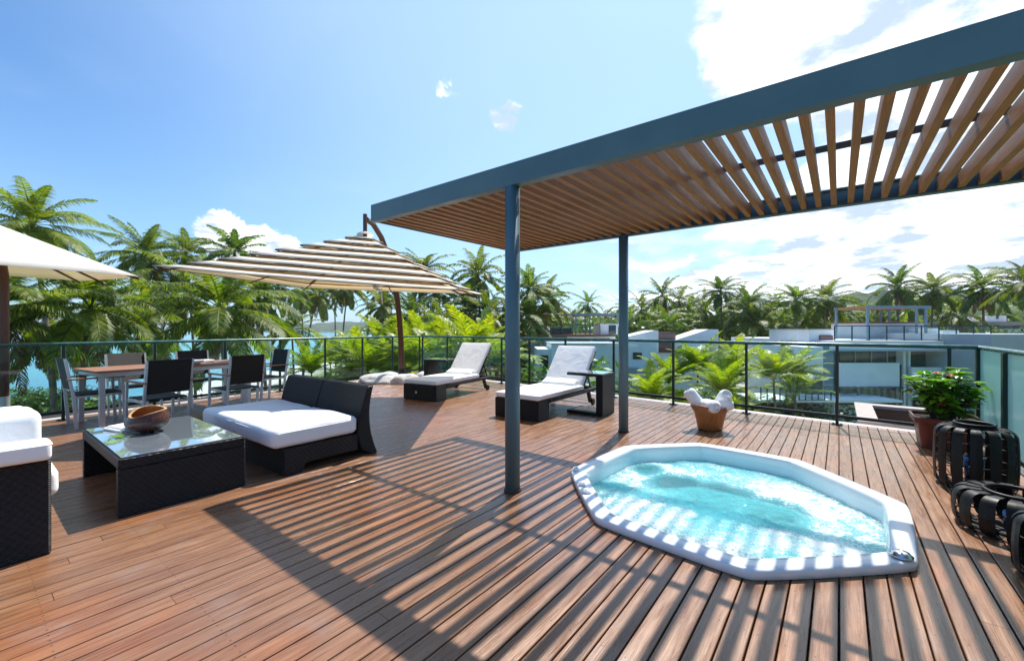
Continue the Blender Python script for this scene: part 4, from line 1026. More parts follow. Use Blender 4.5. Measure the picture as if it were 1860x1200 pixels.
# ------------------------------------------------------------------ black lanterns
def lantern(loc_, rad, hgt, nb, rot, label, inner=True):
    r = thing('lantern', loc_, rot, label, 'lantern', 'black banded lanterns on the right of the deck')
    cr = min(0.062, hgt*0.28)
    prof = [(rad*0.50, hgt-0.004), (rad-cr*1.05, hgt-0.002)]
    for i in range(10): a = math.pi/2*(1-i/9); prof.append((rad-cr+cr*math.cos(a), hgt-cr+cr*math.sin(a)))
    for i in range(1, 5): prof.append((rad+0.006*math.sin(i*0.8), hgt-cr-(hgt-2*cr)*i/4))
    for i in range(1, 7): a = math.pi/2*i/6; prof.append((rad-cr+cr*math.cos(a), cr-cr*math.sin(a)+0.003))
    prof.append((rad*0.5, 0.003))
    for k in range(nb):
        a = 2*math.pi*k/nb; hw = math.pi*rad/nb*0.64; b = MB(); vs = []
        for (pr, z) in prof:
            f = max(0.35, pr/rad)
            for s_ in (-1, 0, 1):
                off = s_*hw*f; ox = 0.0 if s_ == 0 else 0; da = off/max(pr, 0.01) 
                vs.append(((pr+ox)*math.cos(a+da), (pr+ox)*math.sin(a+da), z))
        b.add(vs, [(3*i+j, 3*i+j+1, 3*(i+1)+j+1, 3*(i+1)+j) for i in range(len(prof)-1) for j in range(2)], False)
        o = b.build('band', M['blackp'], r); sm = o.modifiers.new('s', 'SOLIDIFY'); sm.thickness = 0.004; sm.offset = -1
    rg = MB(); rings = [hgt*f for f in ((0.22, 0.42, 0.62, 0.80) if hgt > 0.4 else (0.3, 0.65))]
    for z in rings: rg.tube([((rad-0.014)*math.cos(2*math.pi*j/40), (rad-0.014)*math.sin(2*math.pi*j/40), z) for j in range(41)], 0.005, 6, False)
    rg.build('wire_hoops', M['blackp'], r)
    b = MB(); b.tube([(rad*0.50*math.cos(2*math.pi*j/40), rad*0.50*math.sin(2*math.pi*j/40), hgt+0.006) for j in range(41)], 0.013, 8, False)
    b.build('rim', M['blackp'], r)
    if hgt > 0.4:
        b = MB(); b.tube([((rad*0.50)*math.cos(2*math.pi*j/40), (rad*0.50)*math.sin(2*math.pi*j/40), hgt+0.028) for j in range(41)], 0.010, 8, False); b.build('handle_ring', M['blackp'], r)
    b = MB(); b.lathe([(0, 0.006), (rad*0.55, 0.006), (rad*0.55, 0.014), (0, 0.014)], (0, 0, 0), 24); b.build('base_plate', M['blackp'], r)
    b = MB(); b.lathe([(0, 0.015), (0.055, 0.015), (0.06, hgt*0.5), (0.056, hgt*0.5), (0.051, 0.022), (0, 0.022)], (0, 0, 0), 20); b.build('candle_glass', M['blue_glass'], r)
    return r
M['blue_glass'] = mat('blue_glass', (0.03, 0.10, 0.35), 0.08, 0, 0.6); M['blue_glass'].node_tree.nodes['Principled BSDF'].inputs['Transmission Weight'].default_value = 0.6
lantern((0.88, 5.08, 0), 0.235, 0.495, 14, 0.1, 'tall black lantern of vertical bands, beside the potted plant')
lantern((0.90, 4.12, 0), 0.285, 0.245, 15, 0.3, 'squat wide black lantern between the two taller ones')
lantern((0.92, 3.42, 0), 0.185, 0.33, 12, 0.2, 'small black lantern cut off by the right edge, nearest the camera')
b = MB(); b.lathe([(0, 0.002), (0.055, 0.002), (0.06, 0.05), (0.056, 0.05), (0.05, 0.008), (0, 0.008)], (0, 0, 0), 20); o = b.build('glass_dish', M['blue_glass']); o.location = (1.10, 4.62, 0)
tag(o, 'small blue glass dish on the deck at the right edge, under the frosted panel', 'dish')

# ------------------------------------------------------------------ neighbouring villas
def villa(label, px, Z, rot=0.0, group=None, name='villa', cat='villa'):
    r = thing(name, rz((px-930)/772*Z, Z, GZ), TH+rot, label, cat, group); r['_px'] = px; r['_Z'] = Z; return r
def vb(root, name, m, px0, px1, y0, y1, dZ=0.0, depth=1.0, parent=None, to_ground=False, bevel=0):
    """box whose front face spans photo px/y at depth root Z + dZ"""
    Z0 = root['_Z']+dZ; f = Z0/772; rx = (root['_px']-930)/772*root['_Z']
    x0, x1 = (px0-930)*f-rx, (px1-930)*f-rx; zt, zb_ = CH-(y0-597)*f-GZ, CH-(y1-597)*f-GZ
    if to_ground: zb_ = -0.3
    b = MB(); b.b2(x0, x1, dZ, dZ+depth, zb_, zt); return b.build(name, m, parent or root)
def vrail(root, px0, px1, y0, y1, dZ, n, name='roof_railing'):
    Z0 = root['_Z']+dZ; f = Z0/772; rx = (root['_px']-930)/772*root['_Z']
    x0, x1 = (px0-930)*f-rx, (px1-930)*f-rx; zt, zb_ = CH-(y0-597)*f-GZ, CH-(y1-597)*f-GZ
    b = MB(); b.b2(x0, x1, dZ-0.04, dZ+0.04, zt-0.06, zt); b.b2(x0, x1, dZ-0.02, dZ+0.02, zb_, zb_+0.05)
    for i in range(n+1): x = x0+(x1-x0)*i/n; b.b2(x-0.03, x+0.03, dZ-0.026, dZ+0.026, zb_+0.05, zt-0.06)
    o = b.build(name, M['rail'], root)
    b = MB()
    for i in range(n):
        xa = x0+(x1-x0)*i/n+0.04; xb = x0+(x1-x0)*(i+1)/n-0.04; b.b2(xa, xb, dZ-0.006, dZ+0.006, zb_+0.08, zt-0.08)
    b.build('glass', M['glass'], o); return o
def vpergola(root, px0, px1, y0, y1, yb, dZ, depth, posts):
    Z0 = root['_Z']+dZ; f = Z0/772; rx = (root['_px']-930)/772*root['_Z']
    x0, x1 = (px0-930)*f-rx, (px1-930)*f-rx; zt, zb_, zg = [CH-(y-597)*f-GZ for y in (y0, y1, yb)]
    b = MB(); b.b2(x0, x1, dZ, dZ+0.12, zb_, zt); b.b2(x0, x1, dZ+depth, dZ+depth+0.12, zb_, zt)
    o = b.build('roof_pergola', M['steel_far'], root)
    b = MB(); n = int((x1-x0)/0.3)
    for i in range(n): x = x0+0.1+i*0.3; b.b2(x, x+0.08, dZ+0.13, dZ+depth-0.01, zb_+0.02, zt-0.02)
    b.build('slats', M['slat'], o)
    b = MB()
    for px in posts:
        x = (px-930)*f-rx
        for yy in (dZ+0.06, dZ+depth+0.06): b.b2(x-0.08, x+0.08, yy-0.05, yy+0.05, zg, zb_-0.001)
    b.build('posts', M['steel_far'], o)
M['steel_far'] = mat('grey_blue_paint_far', (0.16, 0.24, 0.30), 0.5)

v3 = villa('large white villa with roof terrace and dark window bands behind the potted plant', 1650, 30)
vb(v3, 'terrace_slab', M['white_wall'], 1514, 1803, 619, 636, 0, 14)
vb(v3, 'wall', M['white_wall'], 1518, 1800, 637, 700, 1.4, 12, to_ground=True)
vb(v3, 'upper_window', M['dark_glass'], 1524, 1640, 637.5, 658, 1.30, 0.08); vb(v3, 'upper_window', M['dark_glass'], 1655, 1777, 637.5, 666, 1.30, 0.08)
for a_ in (1553, 1582, 1611): vb(v3, 'mullion', M['grey_wall'], a_, a_+1.4, 637.6, 657.8, 1.22, 0.06)
for a_ in (1685, 1716, 1747): vb(v3, 'mullion', M['grey_wall'], a_, a_+1.4, 637.6, 665.8, 1.22, 0.06)
for a_ in (1560, 1597): vb(v3, 'mullion', M['grey_wall'], a_, a_+1.4, 705.2, 734.8, 1.20, 0.06)
vb(v3, 'gutter', M['grey_wall'], 1512, 1805, 634.5, 637.5, -0.12, 0.10); vb(v3, 'down_pipe', M['grey_wall'], 1648, 1650, 638, 760, 0.5, 0.09)
vb(v3, 'column', M['white_wall'], 1641, 1654, 637, 760, 0.6, 0.6)
vb(v3, 'parapet_panel', M['white_wall'], 1525, 1634, 659, 702, 0.15, 0.25); vb(v3, 'parapet_panel', M['white_wall'], 1656, 1774, 667, 722, 0.15, 0.25)
vb(v3, 'door', M['dark_glass'], 1634.5, 1641, 662, 735, 0.75, 0.08)
vb(v3, 'lower_window', M['dark_glass'], 1525, 1632, 705, 735, 1.28, 0.10); vb(v3, 'lower_window', M['dark_glass'], 1660, 1774, 724, 760, 1.28, 0.10)
vb(v3, 'side_wing', M['white_wall'], 1462, 1495, 630, 689, -1.0, 6)
vb(v3, 'garage_opening', M['dark_glass'], 1464, 1494, 690, 716, -0.9, 0.4)
vb(v3, 'side_wing', M['teal_wall'], 1495.5, 1514, 622, 720, 0.4, 5, to_ground=True)
vb(v3, 'side_wing', M['grey_wall'], 1462, 1517, 729, 740, -1.0, 3, to_ground=True)
vb(v3, 'roof_box', M['white_wall'], 1470, 1516, 599, 622, 2, 5)
vb(v3, 'roof_edge', M['grey_wall'], 1468, 1518, 597.2, 599.0, 1.8, 5.4)
vb(v3, 'louvre', M['brick'], 1490, 1513, 609, 618, 1.85, 0.1)
for y_ in (611, 613.5, 616): vb(v3, 'louvre_blade', M['salmon'], 1491, 1512, y_, y_+0.9, 1.78, 0.05)
vrail(v3, 1516, 1800, 591, 618.5, 0.15, 9)
vrail(v3, 1516, 1640, 702, 733, 0.05, 3, 'balcony_railing')
vb(v3, 'balcony_slab', M['white_wall'], 1380, 1640, 727, 731, -2, 3.2)
vrail(v3, 1382, 1521, 701, 727, -1.9, 12, 'balcony_railing')
vb(v3, 'roof_room', M['grey_wall'], 1576, 1678, 587, 622, 5, 4); vb(v3, 'roof_room_cap', M['brick'], 1574, 1672, 584.5, 586.8, 4.9, 4.2)
vb(v3, 'stair_wall', M['white_wall'], 1694, 1704, 596, 622, 3, 4); vb(v3, 'stair_wall', M['white_wall'], 1712, 1742, 600, 622, 5, 3)
vpergola(v3, 1574, 1692, 555, 560, 618, 3, 3.2, (1577, 1666, 1683))
vb(v3, 'terrace_wall', M['grey_wall'], 1801, 1990, 607, 640, -3, 8, to_ground=True)
v4 = villa('low pinkish roofed house with a small white block in front of the wooded hill', 1815, 75)
vb(v4, 'wall', M['white_wall'], 1762, 1930, 590, 600, 0, 10, to_ground=True); vb(v4, 'roof', M['salmon'], 1755, 1940, 584, 590.2, -0.6, 11)
vb(v4, 'roof_block', M['white_wall'], 1793, 1828, 573, 583.8, 1, 5); vb(v4, 'window', M['dark_glass'], 1800, 1860, 591.5, 597, -0.08, 0.07)

v1 = villa('flat roofed villa behind the front pergola post, its timber edged terrace carrying a small umbrella', 1040, 48)
vb(v1, 'terrace_slab', M['rustwood'], 945, 1112, 607.5, 610.5, 0, 12)
vb(v1, 'wall', M['teal_wall'], 965, 1029, 611, 640, 1.0, 10, to_ground=True)
vb(v1, 'wall', M['white_wall'], 1030, 1118, 611, 640, 0.8, 10, to_ground=True)
vb(v1, 'timber_panel', M['rustwood'], 1033, 1071, 615, 626, 0.7, 0.08)
vb(v1, 'window', M['dark_glass'], 1078, 1108, 614, 622, 0.72, 0.07); vb(v1, 'window', M['dark_glass'], 985, 1000, 620, 640, 0.92, 0.07)
vrail(v1, 945, 1090, 590, 607, 0.1, 8)
vpergola(v1, 1024, 1124, 569, 573, 607, 2.5, 3.0, (1046, 1071, 1122))
vb(v1, 'roof_room', M['white_wall'], 1090, 1122, 588, 607.5, 1.2, 4); vb(v1, 'door', M['dark_glass'], 1106, 1119, 590.5, 607, 1.12, 0.07)
# the second, nearer block of low white walls
v2 = villa('low white walled villa just beyond the railing, seen behind the lounger and second pergola post', 1070, 34)
vb(v2, 'wall', M['white_wall'], 1002, 1128, 625, 720, 0, 5, to_ground=True); vb(v2, 'wall', M['white_wall'], 976, 1001.5, 634, 720, 0.4, 5, to_ground=True)
vb(v2, 'roof_edge', M['grey_wall'], 1000, 1130, 623.4, 624.9, -0.1, 5.2); vb(v2, 'window', M['dark_glass'], 982, 996, 645, 668, 0.32, 0.07)
vb(v2, 'wall', M['white_wall'], 1128.5, 1193, 619, 672, 0.8, 5, to_ground=True); vb(v2, 'wall', M['grey_wall'], 1128, 1182, 668, 720, 0.2, 0.58, to_ground=True)
vb(v2, 'window', M['dark_glass'], 1150, 1166, 640, 652, 0.72, 0.07)
def wedge(root, name, m, pts, dZ, depth, to_ground=False):
    Z0 = root['_Z']+dZ; f = Z0/772; rx = (root['_px']-930)/772*root['_Z']
    P_ = [((px-930)*f-rx, CH-(y-597)*f-GZ) for px, y in pts]; n = len(P_)
    b = MB(); vs = [(x, dZ, z) for x, z in P_]+[(x, dZ+depth, z) for x, z in P_]
    b.add(vs, [tuple(range(n))[::-1], tuple(range(n, 2*n))]+[(i, (i+1) % n, n+(i+1) % n, n+i) for i in range(n)]); return b.build(name, m, root)
v5 = villa('white villa with two sloping parapets and a rust louvre, behind the yellow green palms', 1225, 42)
wedge(v5, 'sloped_parapet', M['white_wall'], [(1140, 640), (1196, 640), (1196, 600), (1188, 600), (1140, 611)], 0, 3)
wedge(v5, 'sloped_parapet', M['white_wall'], [(1228, 640), (1305, 640), (1305, 598), (1286, 598), (1228, 617)], 0.5, 3)
vb(v5, 'louvre', M['brick'], 1196.5, 1227.5, 603, 640, 1.0, 2)
for i in range(4): vb(v5, 'louvre_blade', M['salmon'], 1197, 1227, 605+i*2.4, 606+i*2.4, 0.92, 0.07)
vb(v5, 'wall', M['white_wall'], 1140, 1306, 640.2, 700, 1.2, 6, to_ground=True); vb(v5, 'window', M['dark_glass'], 1240, 1290, 648, 668, 1.1, 0.08)
# umbrella and furniture on the neighbour's terrace
fz = CH-(607.4-597)*50/772
nu = thing('patio_umbrella', rz((1001-930)/772*50, 50, fz), TH, 'small white umbrella open on the neighbouring villa terrace left of its pergola', 'umbrella')
b = MB(); h_ = CH-(571-597)*50/772-fz; hp = CH-(561-597)*50/772-fz
b.add([(1.55*math.cos(math.pi/4*j), 1.55*math.sin(math.pi/4*j), h_) for j in range(8)]+[(0, 0, hp)], [(j, (j+1) % 8, 8) for j in range(8)]); b.build('canopy', M['canvas'], nu)
b = MB(); b.tube([(0, 0, 0), (0, 0, hp-0.02)], 0.04, 8); b.build('pole', M['polewood'], nu)
for k, px in enumerate((985, 1012, 1030)):
    s_ = thing('outdoor_sofa', rz((px-930)/772*50, 50.6, fz), TH, ['dark outdoor sofa on the neighbouring terrace, leftmost of three', 'dark outdoor sofa under the small umbrella, middle of three', 'dark outdoor sofa on the neighbouring terrace, nearest its pergola'][k], 'sofa', 'dark sofas on the neighbouring terrace')
    b = MB(); b.b2(-0.7, 0.7, -0.35, 0.35, 0, 0.4); b.build('seat', M['wicker'], s_); b = MB(); b.b2(-0.7, 0.7, 0.352, 0.5, 0, 0.75); b.build('backrest', M['wicker'], s_)
# timber planter just beyond the railing
pl = thing('timber_planter', (1.15, 9.4, -0.1), 0, 'sunken timber planter with a pale coping just beyond the railing, left of the potted plant', 'planter')
x0, x1, y0, y1 = -0.87, 1.35, -0.98, 1.0
for nm, a in (('side_wall', (x0, x1, y0, y0+0.12)), ('side_wall', (x0, x1, y1-0.12, y1)), ('side_wall', (x0, x0+0.12, y0+0.122, y1-0.122)), ('side_wall', (x1-0.12, x1, y0+0.122, y1-0.122))):
    b = MB(); b.b2(*a, GZ+0.1, -0.052); b.build(nm, M['rustwood'], pl)
for a in ((x0-0.05, x1+0.05, y0-0.05, y0+0.20), (x0-0.05, x1+0.05, y1-0.20, y1+0.05), (x0-0.05, x0+0.20, y0+0.202, y1-0.202), (x1-0.20, x1+0.05, y0+0.202, y1-0.202)):
    b = MB(); b.b2(*a, -0.05, 0.0); b.build('coping', M['salmon'], pl)
b = MB(); b.b2(x0+0.13, x1-0.13, y0+0.13, y1-0.13, -0.6, -0.5); b.build('soil', M['soil'], pl)
# garden path
pa = MB(); 
for (a, b_) in (((1205, 60), (1440, 48)), ((1330, 44), (1345, 70)), ((560, 75), (700, 60))):
    p, q = rz((a[0]-930)/772*a[1], a[1], GZ+0.22), rz((b_[0]-930)/772*b_[1], b_[1], GZ+0.22); pa.bar(p, q, 3.0, 0.06)
tag(pa.build('path', M['concrete']), kind='structure')

# ------------------------------------------------------------------ palms
def frond(mb, L, az, el, curl, nl=34, ll=0.85, lw=0.035, droop=0.7, rng=random, twist=0.0, seg=2):
    d = Vector((math.cos(az)*math.cos(el), math.sin(az)*math.cos(el), math.sin(el))); side0 = Vector((-math.sin(az), math.cos(az), 0))
    p = Vector((0, 0, 0)); pts = [p.copy()]; dirs = [d.copy()]; n = 12; axis = side0
    for i in range(n):
        a = -curl/n*(0.5+1.1*i/n); d = Matrix.Rotation(-a, 3, axis) @ d
        p = p + d*L/n; pts.append(p.copy()); dirs.append(d.copy())
    def P_(u):
        f = min(n-1e-6, max(0, u*n)); i = int(f); return pts[i].lerp(pts[i+1], f-i), dirs[i]
    vs = []
    for i in range(n+1):
        w_ = 0.045*(1-i/n)+0.008; up = side0.cross(dirs[i]); vs += [pts[i]-side0*w_, pts[i]+up*w_*0.6*(-1), pts[i]+side0*w_]
    mb.add(vs, [(3*i, 3*i+1, 3*i+4, 3*i+3) for i in range(n)]+[(3*i+1, 3*i+2, 3*i+5, 3*i+4) for i in range(n)], True)
    for s_ in (-1, 1):
        for i in range(nl):
            u = 0.16+0.84*(i+rng.random()*0.6)/nl; c_, dd = P_(u); prof = math.sin(math.pi*min(1, 0.12+u*0.86))**0.6
            l = ll*prof*rng.uniform(0.85, 1.1)*(0.55 if u > .96 else 1); up = side0.cross(dd)*(-1); 
            if up.z < 0: up = -up
            v = (side0*s_*0.86 + dd*(0.45+0.5*u) + up*rng.uniform(0.0, 0.30)).normalized(); w_ = dd*lw*0.5*(1 if seg else 1)
            mid = c_ + v*l*0.5 + Vector((0, 0, -droop*0.16*l)); v2 = (v+Vector((0, 0, -droop*rng.uniform(0.8, 1.4)))).normalized(); end = mid+v2*l*0.5
            wv = dd.cross(v).cross(v).normalized()*lw
            mb.add([c_-wv*0.6, c_+wv*0.6, mid+wv, mid-wv, end], [(0, 1, 2, 3), (3, 2, 4)])
def crown_mesh(seed, nf, L, kind='coco', nl=34, mat_=None, lw=0.04, wind=0.0):
    rg = random.Random(seed); mb = MB()
    for k in range(nf):
        u = (k+0.5)/nf; az = k*2.39996+rg.uniform(-.25, .25)
        if kind == 'coco':
            el = R(82)*(1-u)**0.9+R(-48)*u+rg.uniform(-.12, .12); curl = rg.uniform(0.75, 1.35)*(0.55+0.75*math.sin(math.pi*min(1, u+0.15))); Lf = L*rg.uniform(0.82, 1.08)*(0.78 if u < 0.1 else 1)
            frond(mb, Lf, az+wind*math.sin(az), el, curl, nl, L*0.20, lw, 0.9, rg)
        else:
            el = R(86)*(1-u)+R(18)*u+rg.uniform(-.1, .1); curl = rg.uniform(0.6, 1.3)
            frond(mb, L*rg.uniform(0.8, 1.1), az, el, curl, nl, L*0.21, lw, 0.35, rg)
    return mb
def proto_mesh(mb, name, m):
    me = bpy.data.meshes.new(name); me.from_pydata(mb.v, [], mb.f); me.polygons.foreach_set('use_smooth', [False]*len(mb.f)); me.materials.append(m); me.update(); return me
NEARC = [proto_mesh(crown_mesh(s_, 29, 4.0, 'coco', 58, lw=0.030), 'crown', M['frond']) for s_ in (1, 2, 3)]
MIDC = [proto_mesh(crown_mesh(s_, 27, 3.9, 'coco', 34, lw=0.050), 'crown', M['frond_far' if s_ % 2 else 'frond_dark']) for s_ in (11, 12, 13, 14)]
FARC = [proto_mesh(crown_mesh(s_, 20, 3.8, 'coco', 17, lw=0.085), 'crown', M['frond_far' if s_ % 2 else 'frond_dark']) for s_ in (21, 22, 23, 24)]
AREC = [proto_mesh(crown_mesh(s_, 20, 2.7, 'areca', 34, lw=0.040), 'crown', M['areca']) for s_ in (31, 32, 33)]
nb_ = MB(); rg = random.Random(5)
for k in range(9):
    a = k*0.7; nb_.lathe([(0, -0.15), (0.07, -0.12), (0.11, 0), (0.08, 0.11), (0, 0.15)], (0.22*math.cos(a), 0.22*math.sin(a), -0.25-0.13*(k % 3)), 8)
NUTS = proto_mesh(nb_, 'coconuts', M['coconut'])
M['dead'] = mat_leaf('dry_frond', (0.10, 0.055, 0.02), (0.26, 0.16, 0.06), 0.25, 0.8)
def dead_mesh(seed):
    rg_ = random.Random(seed); mb_ = MB()
    for k_ in range(5): frond(mb_, rg_.uniform(2.2, 3.2), rg_.uniform(0, 6.28), R(rg_.uniform(-72, -38)), 0.5, 22, 0.6, 0.035, 1.2, rg_)
    return proto_mesh(mb_, 'dry_fronds', M['dead'])
DEAD = [dead_mesh(91), dead_mesh(92), dead_mesh(93)]
def palm(px, yc, Z, meshes, k, label, group=None, lean=0.0, sc=1.0, nuts=False, rotz=None, name='coconut_palm', tr=0.15, ground=GZ, cat='palm tree'):
    top = rz((px-930)/772*Z, Z, zat(yc, Z)); base = Vector((top.x+lean*math.cos(TH), top.y+lean*math.sin(TH), ground))
    r = thing(name, base, 0, label, cat, group); t_ = top-base
    b = MB(); n = 9; pts = []; 
    for i in range(n+1):
        u = i/n; pts.append(Vector((t_.x*u**1.7, t_.y*u**1.7, -0.3+(t_.z+0.3)*u)))
    b.tube(pts, [tr*(1.5 if i == 0 else 1.0-0.35*i/n) for i in range(n+1)], 8); b.build('trunk', M['trunk'], r)
    c = bpy.data.objects.new('crown', meshes[k % len(meshes)]); C.objects.link(c); c.parent = r; c.location = t_; hh = math.sin(px*12.9898)*43758.5453; hh -= math.floor(hh); h2 = (hh*7.31) % 1; sc *= 0.90+0.24*hh; c.scale = (sc, sc, sc*(0.85+0.3*h2))
    if meshes is not AREC and hh > 0.35:
        q = bpy.data.objects.new('dry_fronds', DEAD[int(h2*3) % 3]); C.objects.link(q); q.parent = r; q.location = t_-Vector((0, 0, 0.15)); q.scale = (sc, sc, sc); q.rotation_euler = (0, 0, hh*6)
    c.rotation_euler = (0.16*(hh-0.5), 0.16*(h2-0.5), rotz if rotz is not None else k*1.7+px*0.01)
    if nuts: 
        q = bpy.data.objects.new('coconuts', NUTS); C.objects.link(q); q.parent = r; q.location = t_
    return r
GP = 'coconut palms between the terrace and the sea'
near = [(58, 408, 25, 0, 'tall dark coconut palm rising above the white umbrella at the top left', 1.5), (262, 462, 37, 1, 'tall coconut palm with an upright crown between the two umbrellas', 0.6),
        (402, 562, 21, 2, 'large coconut palm with long drooping fronds directly behind the dining table', 0.4), (165, 560, 20, 1, 'large coconut palm behind the left end of the dining table', -0.8),
        (-15, 560, 17, 0, 'coconut palm whose long fronds arch in from the left edge under the white umbrella', -0.5), (262, 585, 27, 0, 'coconut palm with low spread fronds behind the sea side dining chairs', 0.8), (90, 590, 30, 2, 'coconut palm behind the leftmost railing posts, its thin trunk against the water', 0.5)]
for px, yc, Z, k, lab, ln in near: palm(px, yc, Z, NEARC, k, lab, GP, ln, 1.10, True, tr=0.17)
mid = [(338, 462, 44, 0, 'coconut palm seen just left of the layered canopy, right of the tall upright one', 1), (425, 462, 42, 1, 'coconut palm whose crown shows above the left part of the layered canopy', 0.5),
       (318, 535, 40, 2, 'shaded coconut palm behind the left tip of the layered canopy', 0.4), (470, 540, 36, 3, 'coconut palm under the middle of the layered canopy, left of the open water', 0.7), (505, 520, 50, 0, 'small coconut palm against the sky just under the layered canopy', -1),
       (548, 527, 68, 1, 'thin distant palm over the water, leftmost of the slender group', 0.2), (577, 535, 62, 2, 'slender palm over the water with a bare leaning trunk', -2.2), (607, 520, 75, 3, 'thin distant palm with a straight bare trunk over the water', 0.3),
       (632, 522, 66, 0, 'slender palm over the water, rightmost of the thin trunks', -1.2), (530, 600, 52, 1, 'low dark palm in front of the water beside the right head of the table', 0.3), (693, 556, 60, 2, 'palm just left of the curved umbrella pole', 0.5),
       (704, 530, 72, 3, 'taller palm seen right behind the curved umbrella pole', 0.3), (768, 492, 52, 0, 'palm crown peeping over the right slope of the layered canopy', 0.4), (800, 530, 50, 1, 'dark palm under the right corner of the layered canopy', -0.5),
       (868, 502, 48, 2, 'tall bright palm between the layered canopy and the front pergola post', 0.5), (845, 560, 44, 3, 'dense palm below the tall bright one, left of the front pergola post', 0.3), (888, 572, 42, 0, 'palm touching the left side of the front pergola post', 0.2),
       (752, 575, 46, 1, 'low dark palm right of the curved umbrella pole', 0.2), (800, 590, 40, 2, 'low palm above the small table by the railing', 0.2), (960, 528, 46, 3, 'bushy palm just right of the front pergola post', 0.4), (990, 545, 50, 0, 'palm behind the neighbouring small umbrella', 0.3),
       (940, 580, 44, 1, 'low palm beside the front pergola post over the neighbouring terrace', 0.3)]
for px, yc, Z, k, lab, ln in mid: palm(px, yc, Z, MIDC, k, lab, 'palms in the grove behind the seaward railing', ln, 1.15, k % 2 == 0, tr=0.15)
right = [(1010, 562, 80, 0), (1068, 553, 95, 1), (1040, 578, 85, 2), (1100, 580, 90, 3), (1165, 560, 75, 0), (1203, 538, 62, 1, 'tall palm with yellowing fronds right of the second pergola post'), (1234, 548, 66, 2, 'palm half hidden behind the yellowing one, right of the second pergola post'),
         (1250, 580, 60, 3), (1281, 560, 70, 0), (1309, 530, 58, 1, 'tallest palm in the middle of the treeline, crown like a star above the sloping parapet'), (1330, 572, 64, 2), (1360, 560, 52, 3, 'round crowned palm right of the tallest middle palm'), (1395, 570, 66, 0),
         (1446, 545, 50, 1, 'palm with one long frond sticking out left, above the large villa side wing'), (1500, 545, 52, 2, 'palm next to the one with the long stray frond'), (1530, 572, 62, 3), (1475, 580, 56, 0), (1425, 590, 55, 1), (1558, 578, 75, 2),
         (1629, 522, 55, 3, 'tall palm behind the roof pergola of the large villa'), (1695, 528, 56, 0, 'tall palm right of the roof pergola of the large villa'), (1652, 560, 64, 1), (1742, 572, 60, 2), (1785, 524, 52, 3, 'tall slender palm near the right edge in front of the wooded hill'),
         (1862, 515, 44, 0, 'palm cut off by the right edge of the picture'), (1720, 565, 70, 1), (1605, 570, 70, 2), (1825, 570, 80, 3), (1140, 590, 62, 1), (1380, 600, 50, 2), (1290, 600, 56, 0), (1210, 592, 50, 3), (1000, 592, 70, 3), (975, 600, 66, 0), (1075, 598, 75, 1),
         (1340, 548, 80, 0), (1260, 552, 90, 2), (1410, 552, 90, 1), (1190, 570, 85, 2), (1130, 560, 95, 0), (1570, 572, 95, 3)]
for tpl in right:
    px, yc, Z, k = tpl[:4]; uniq = len(tpl) > 4
    palm(px, yc, Z, MIDC if Z < 60 else FARC, k, tpl[4] if uniq else 'one of the many look alike palms filling the treeline behind the villas', 'palms of the treeline behind the villas', 0.4*math.sin(px), 1.12, False, tr=0.16)
# bright feather palms just beyond the railing
ar = [(566, 672, 30), (600, 655, 34), (640, 645, 27), (668, 668, 22), (700, 640, 26), (735, 655, 21), (770, 628, 25), (792, 660, 20), (825, 640, 23), (858, 655, 18), (880, 625, 27), (905, 660, 22), (715, 690, 24), (640, 690, 26), (840, 690, 22),
      (1185, 700, 20), (1215, 668, 23), (1268, 650, 24), (1312, 690, 18), (1335, 650, 25), (1405, 662, 20), (1440, 650, 26), (1445, 690, 27), (1340, 735, 20), (1230, 740, 20), (1160, 735, 22)]
words = ['left of the curved umbrella pole', 'behind the left lounger', 'between the pergola posts', 'behind the towel basket', 'left of the large villa']
for i, (px, yc, Z) in enumerate(ar):
    yc += 28 if px > 1150 else 6
    zone = 0 if px < 728 else 1 if px < 950 else 3 if px < 1350 else 4
    palm(px, yc, Z, AREC, i, 'yellow green feather palm among the clump beyond the glass ' + words[zone], 'yellow green feather palms beyond the railing, ' + words[zone], 0.3*math.sin(i), (0.9 if px < 1100 else 0.72)+0.25*((i*7) % 5)/5, False, tr=0.07, name='feather_palm')
# shrubs and round leafy trees
def shrub_mesh(seed, n, rad, m, leaf=0.16):
    rg = random.Random(seed); mb = MB(); cl = [(Vector((rg.gauss(0, .45), rg.gauss(0, .45), rg.uniform(0.25, 1.0)))*rad, rg.uniform(0.3, 0.55)*rad) for _ in range(9)]
    for i in range(n):
        c_, r_ = rg.choice(cl); v = Vector((rg.gauss(0, 1), rg.gauss(0, 1), rg.gauss(0, 1))).normalized(); p = c_+v*r_*rg.uniform(0.7, 1.05)
        if p.z < 0.02: continue
        a = Vector((rg.gauss(0, 1), rg.gauss(0, 1), rg.gauss(0, .6))).normalized(); x = a.cross(v+Vector((0.01, 0, 0))).normalized(); s_ = leaf*rg.uniform(0.6, 1.3)
        mb.add([p, p+a*s_*0.5+x*s_*0.28, p+a*s_, p+a*s_*0.5-x*s_*0.28], [(0, 1, 2, 3)])
    return proto_mesh(mb, 'foliage', m)
SHR = [shrub_mesh(51, 2600, 1.3, M['shrub']), shrub_mesh(52, 2600, 1.3, M['shrub']), shrub_mesh(53, 3000, 1.3, M['wood_far'])]
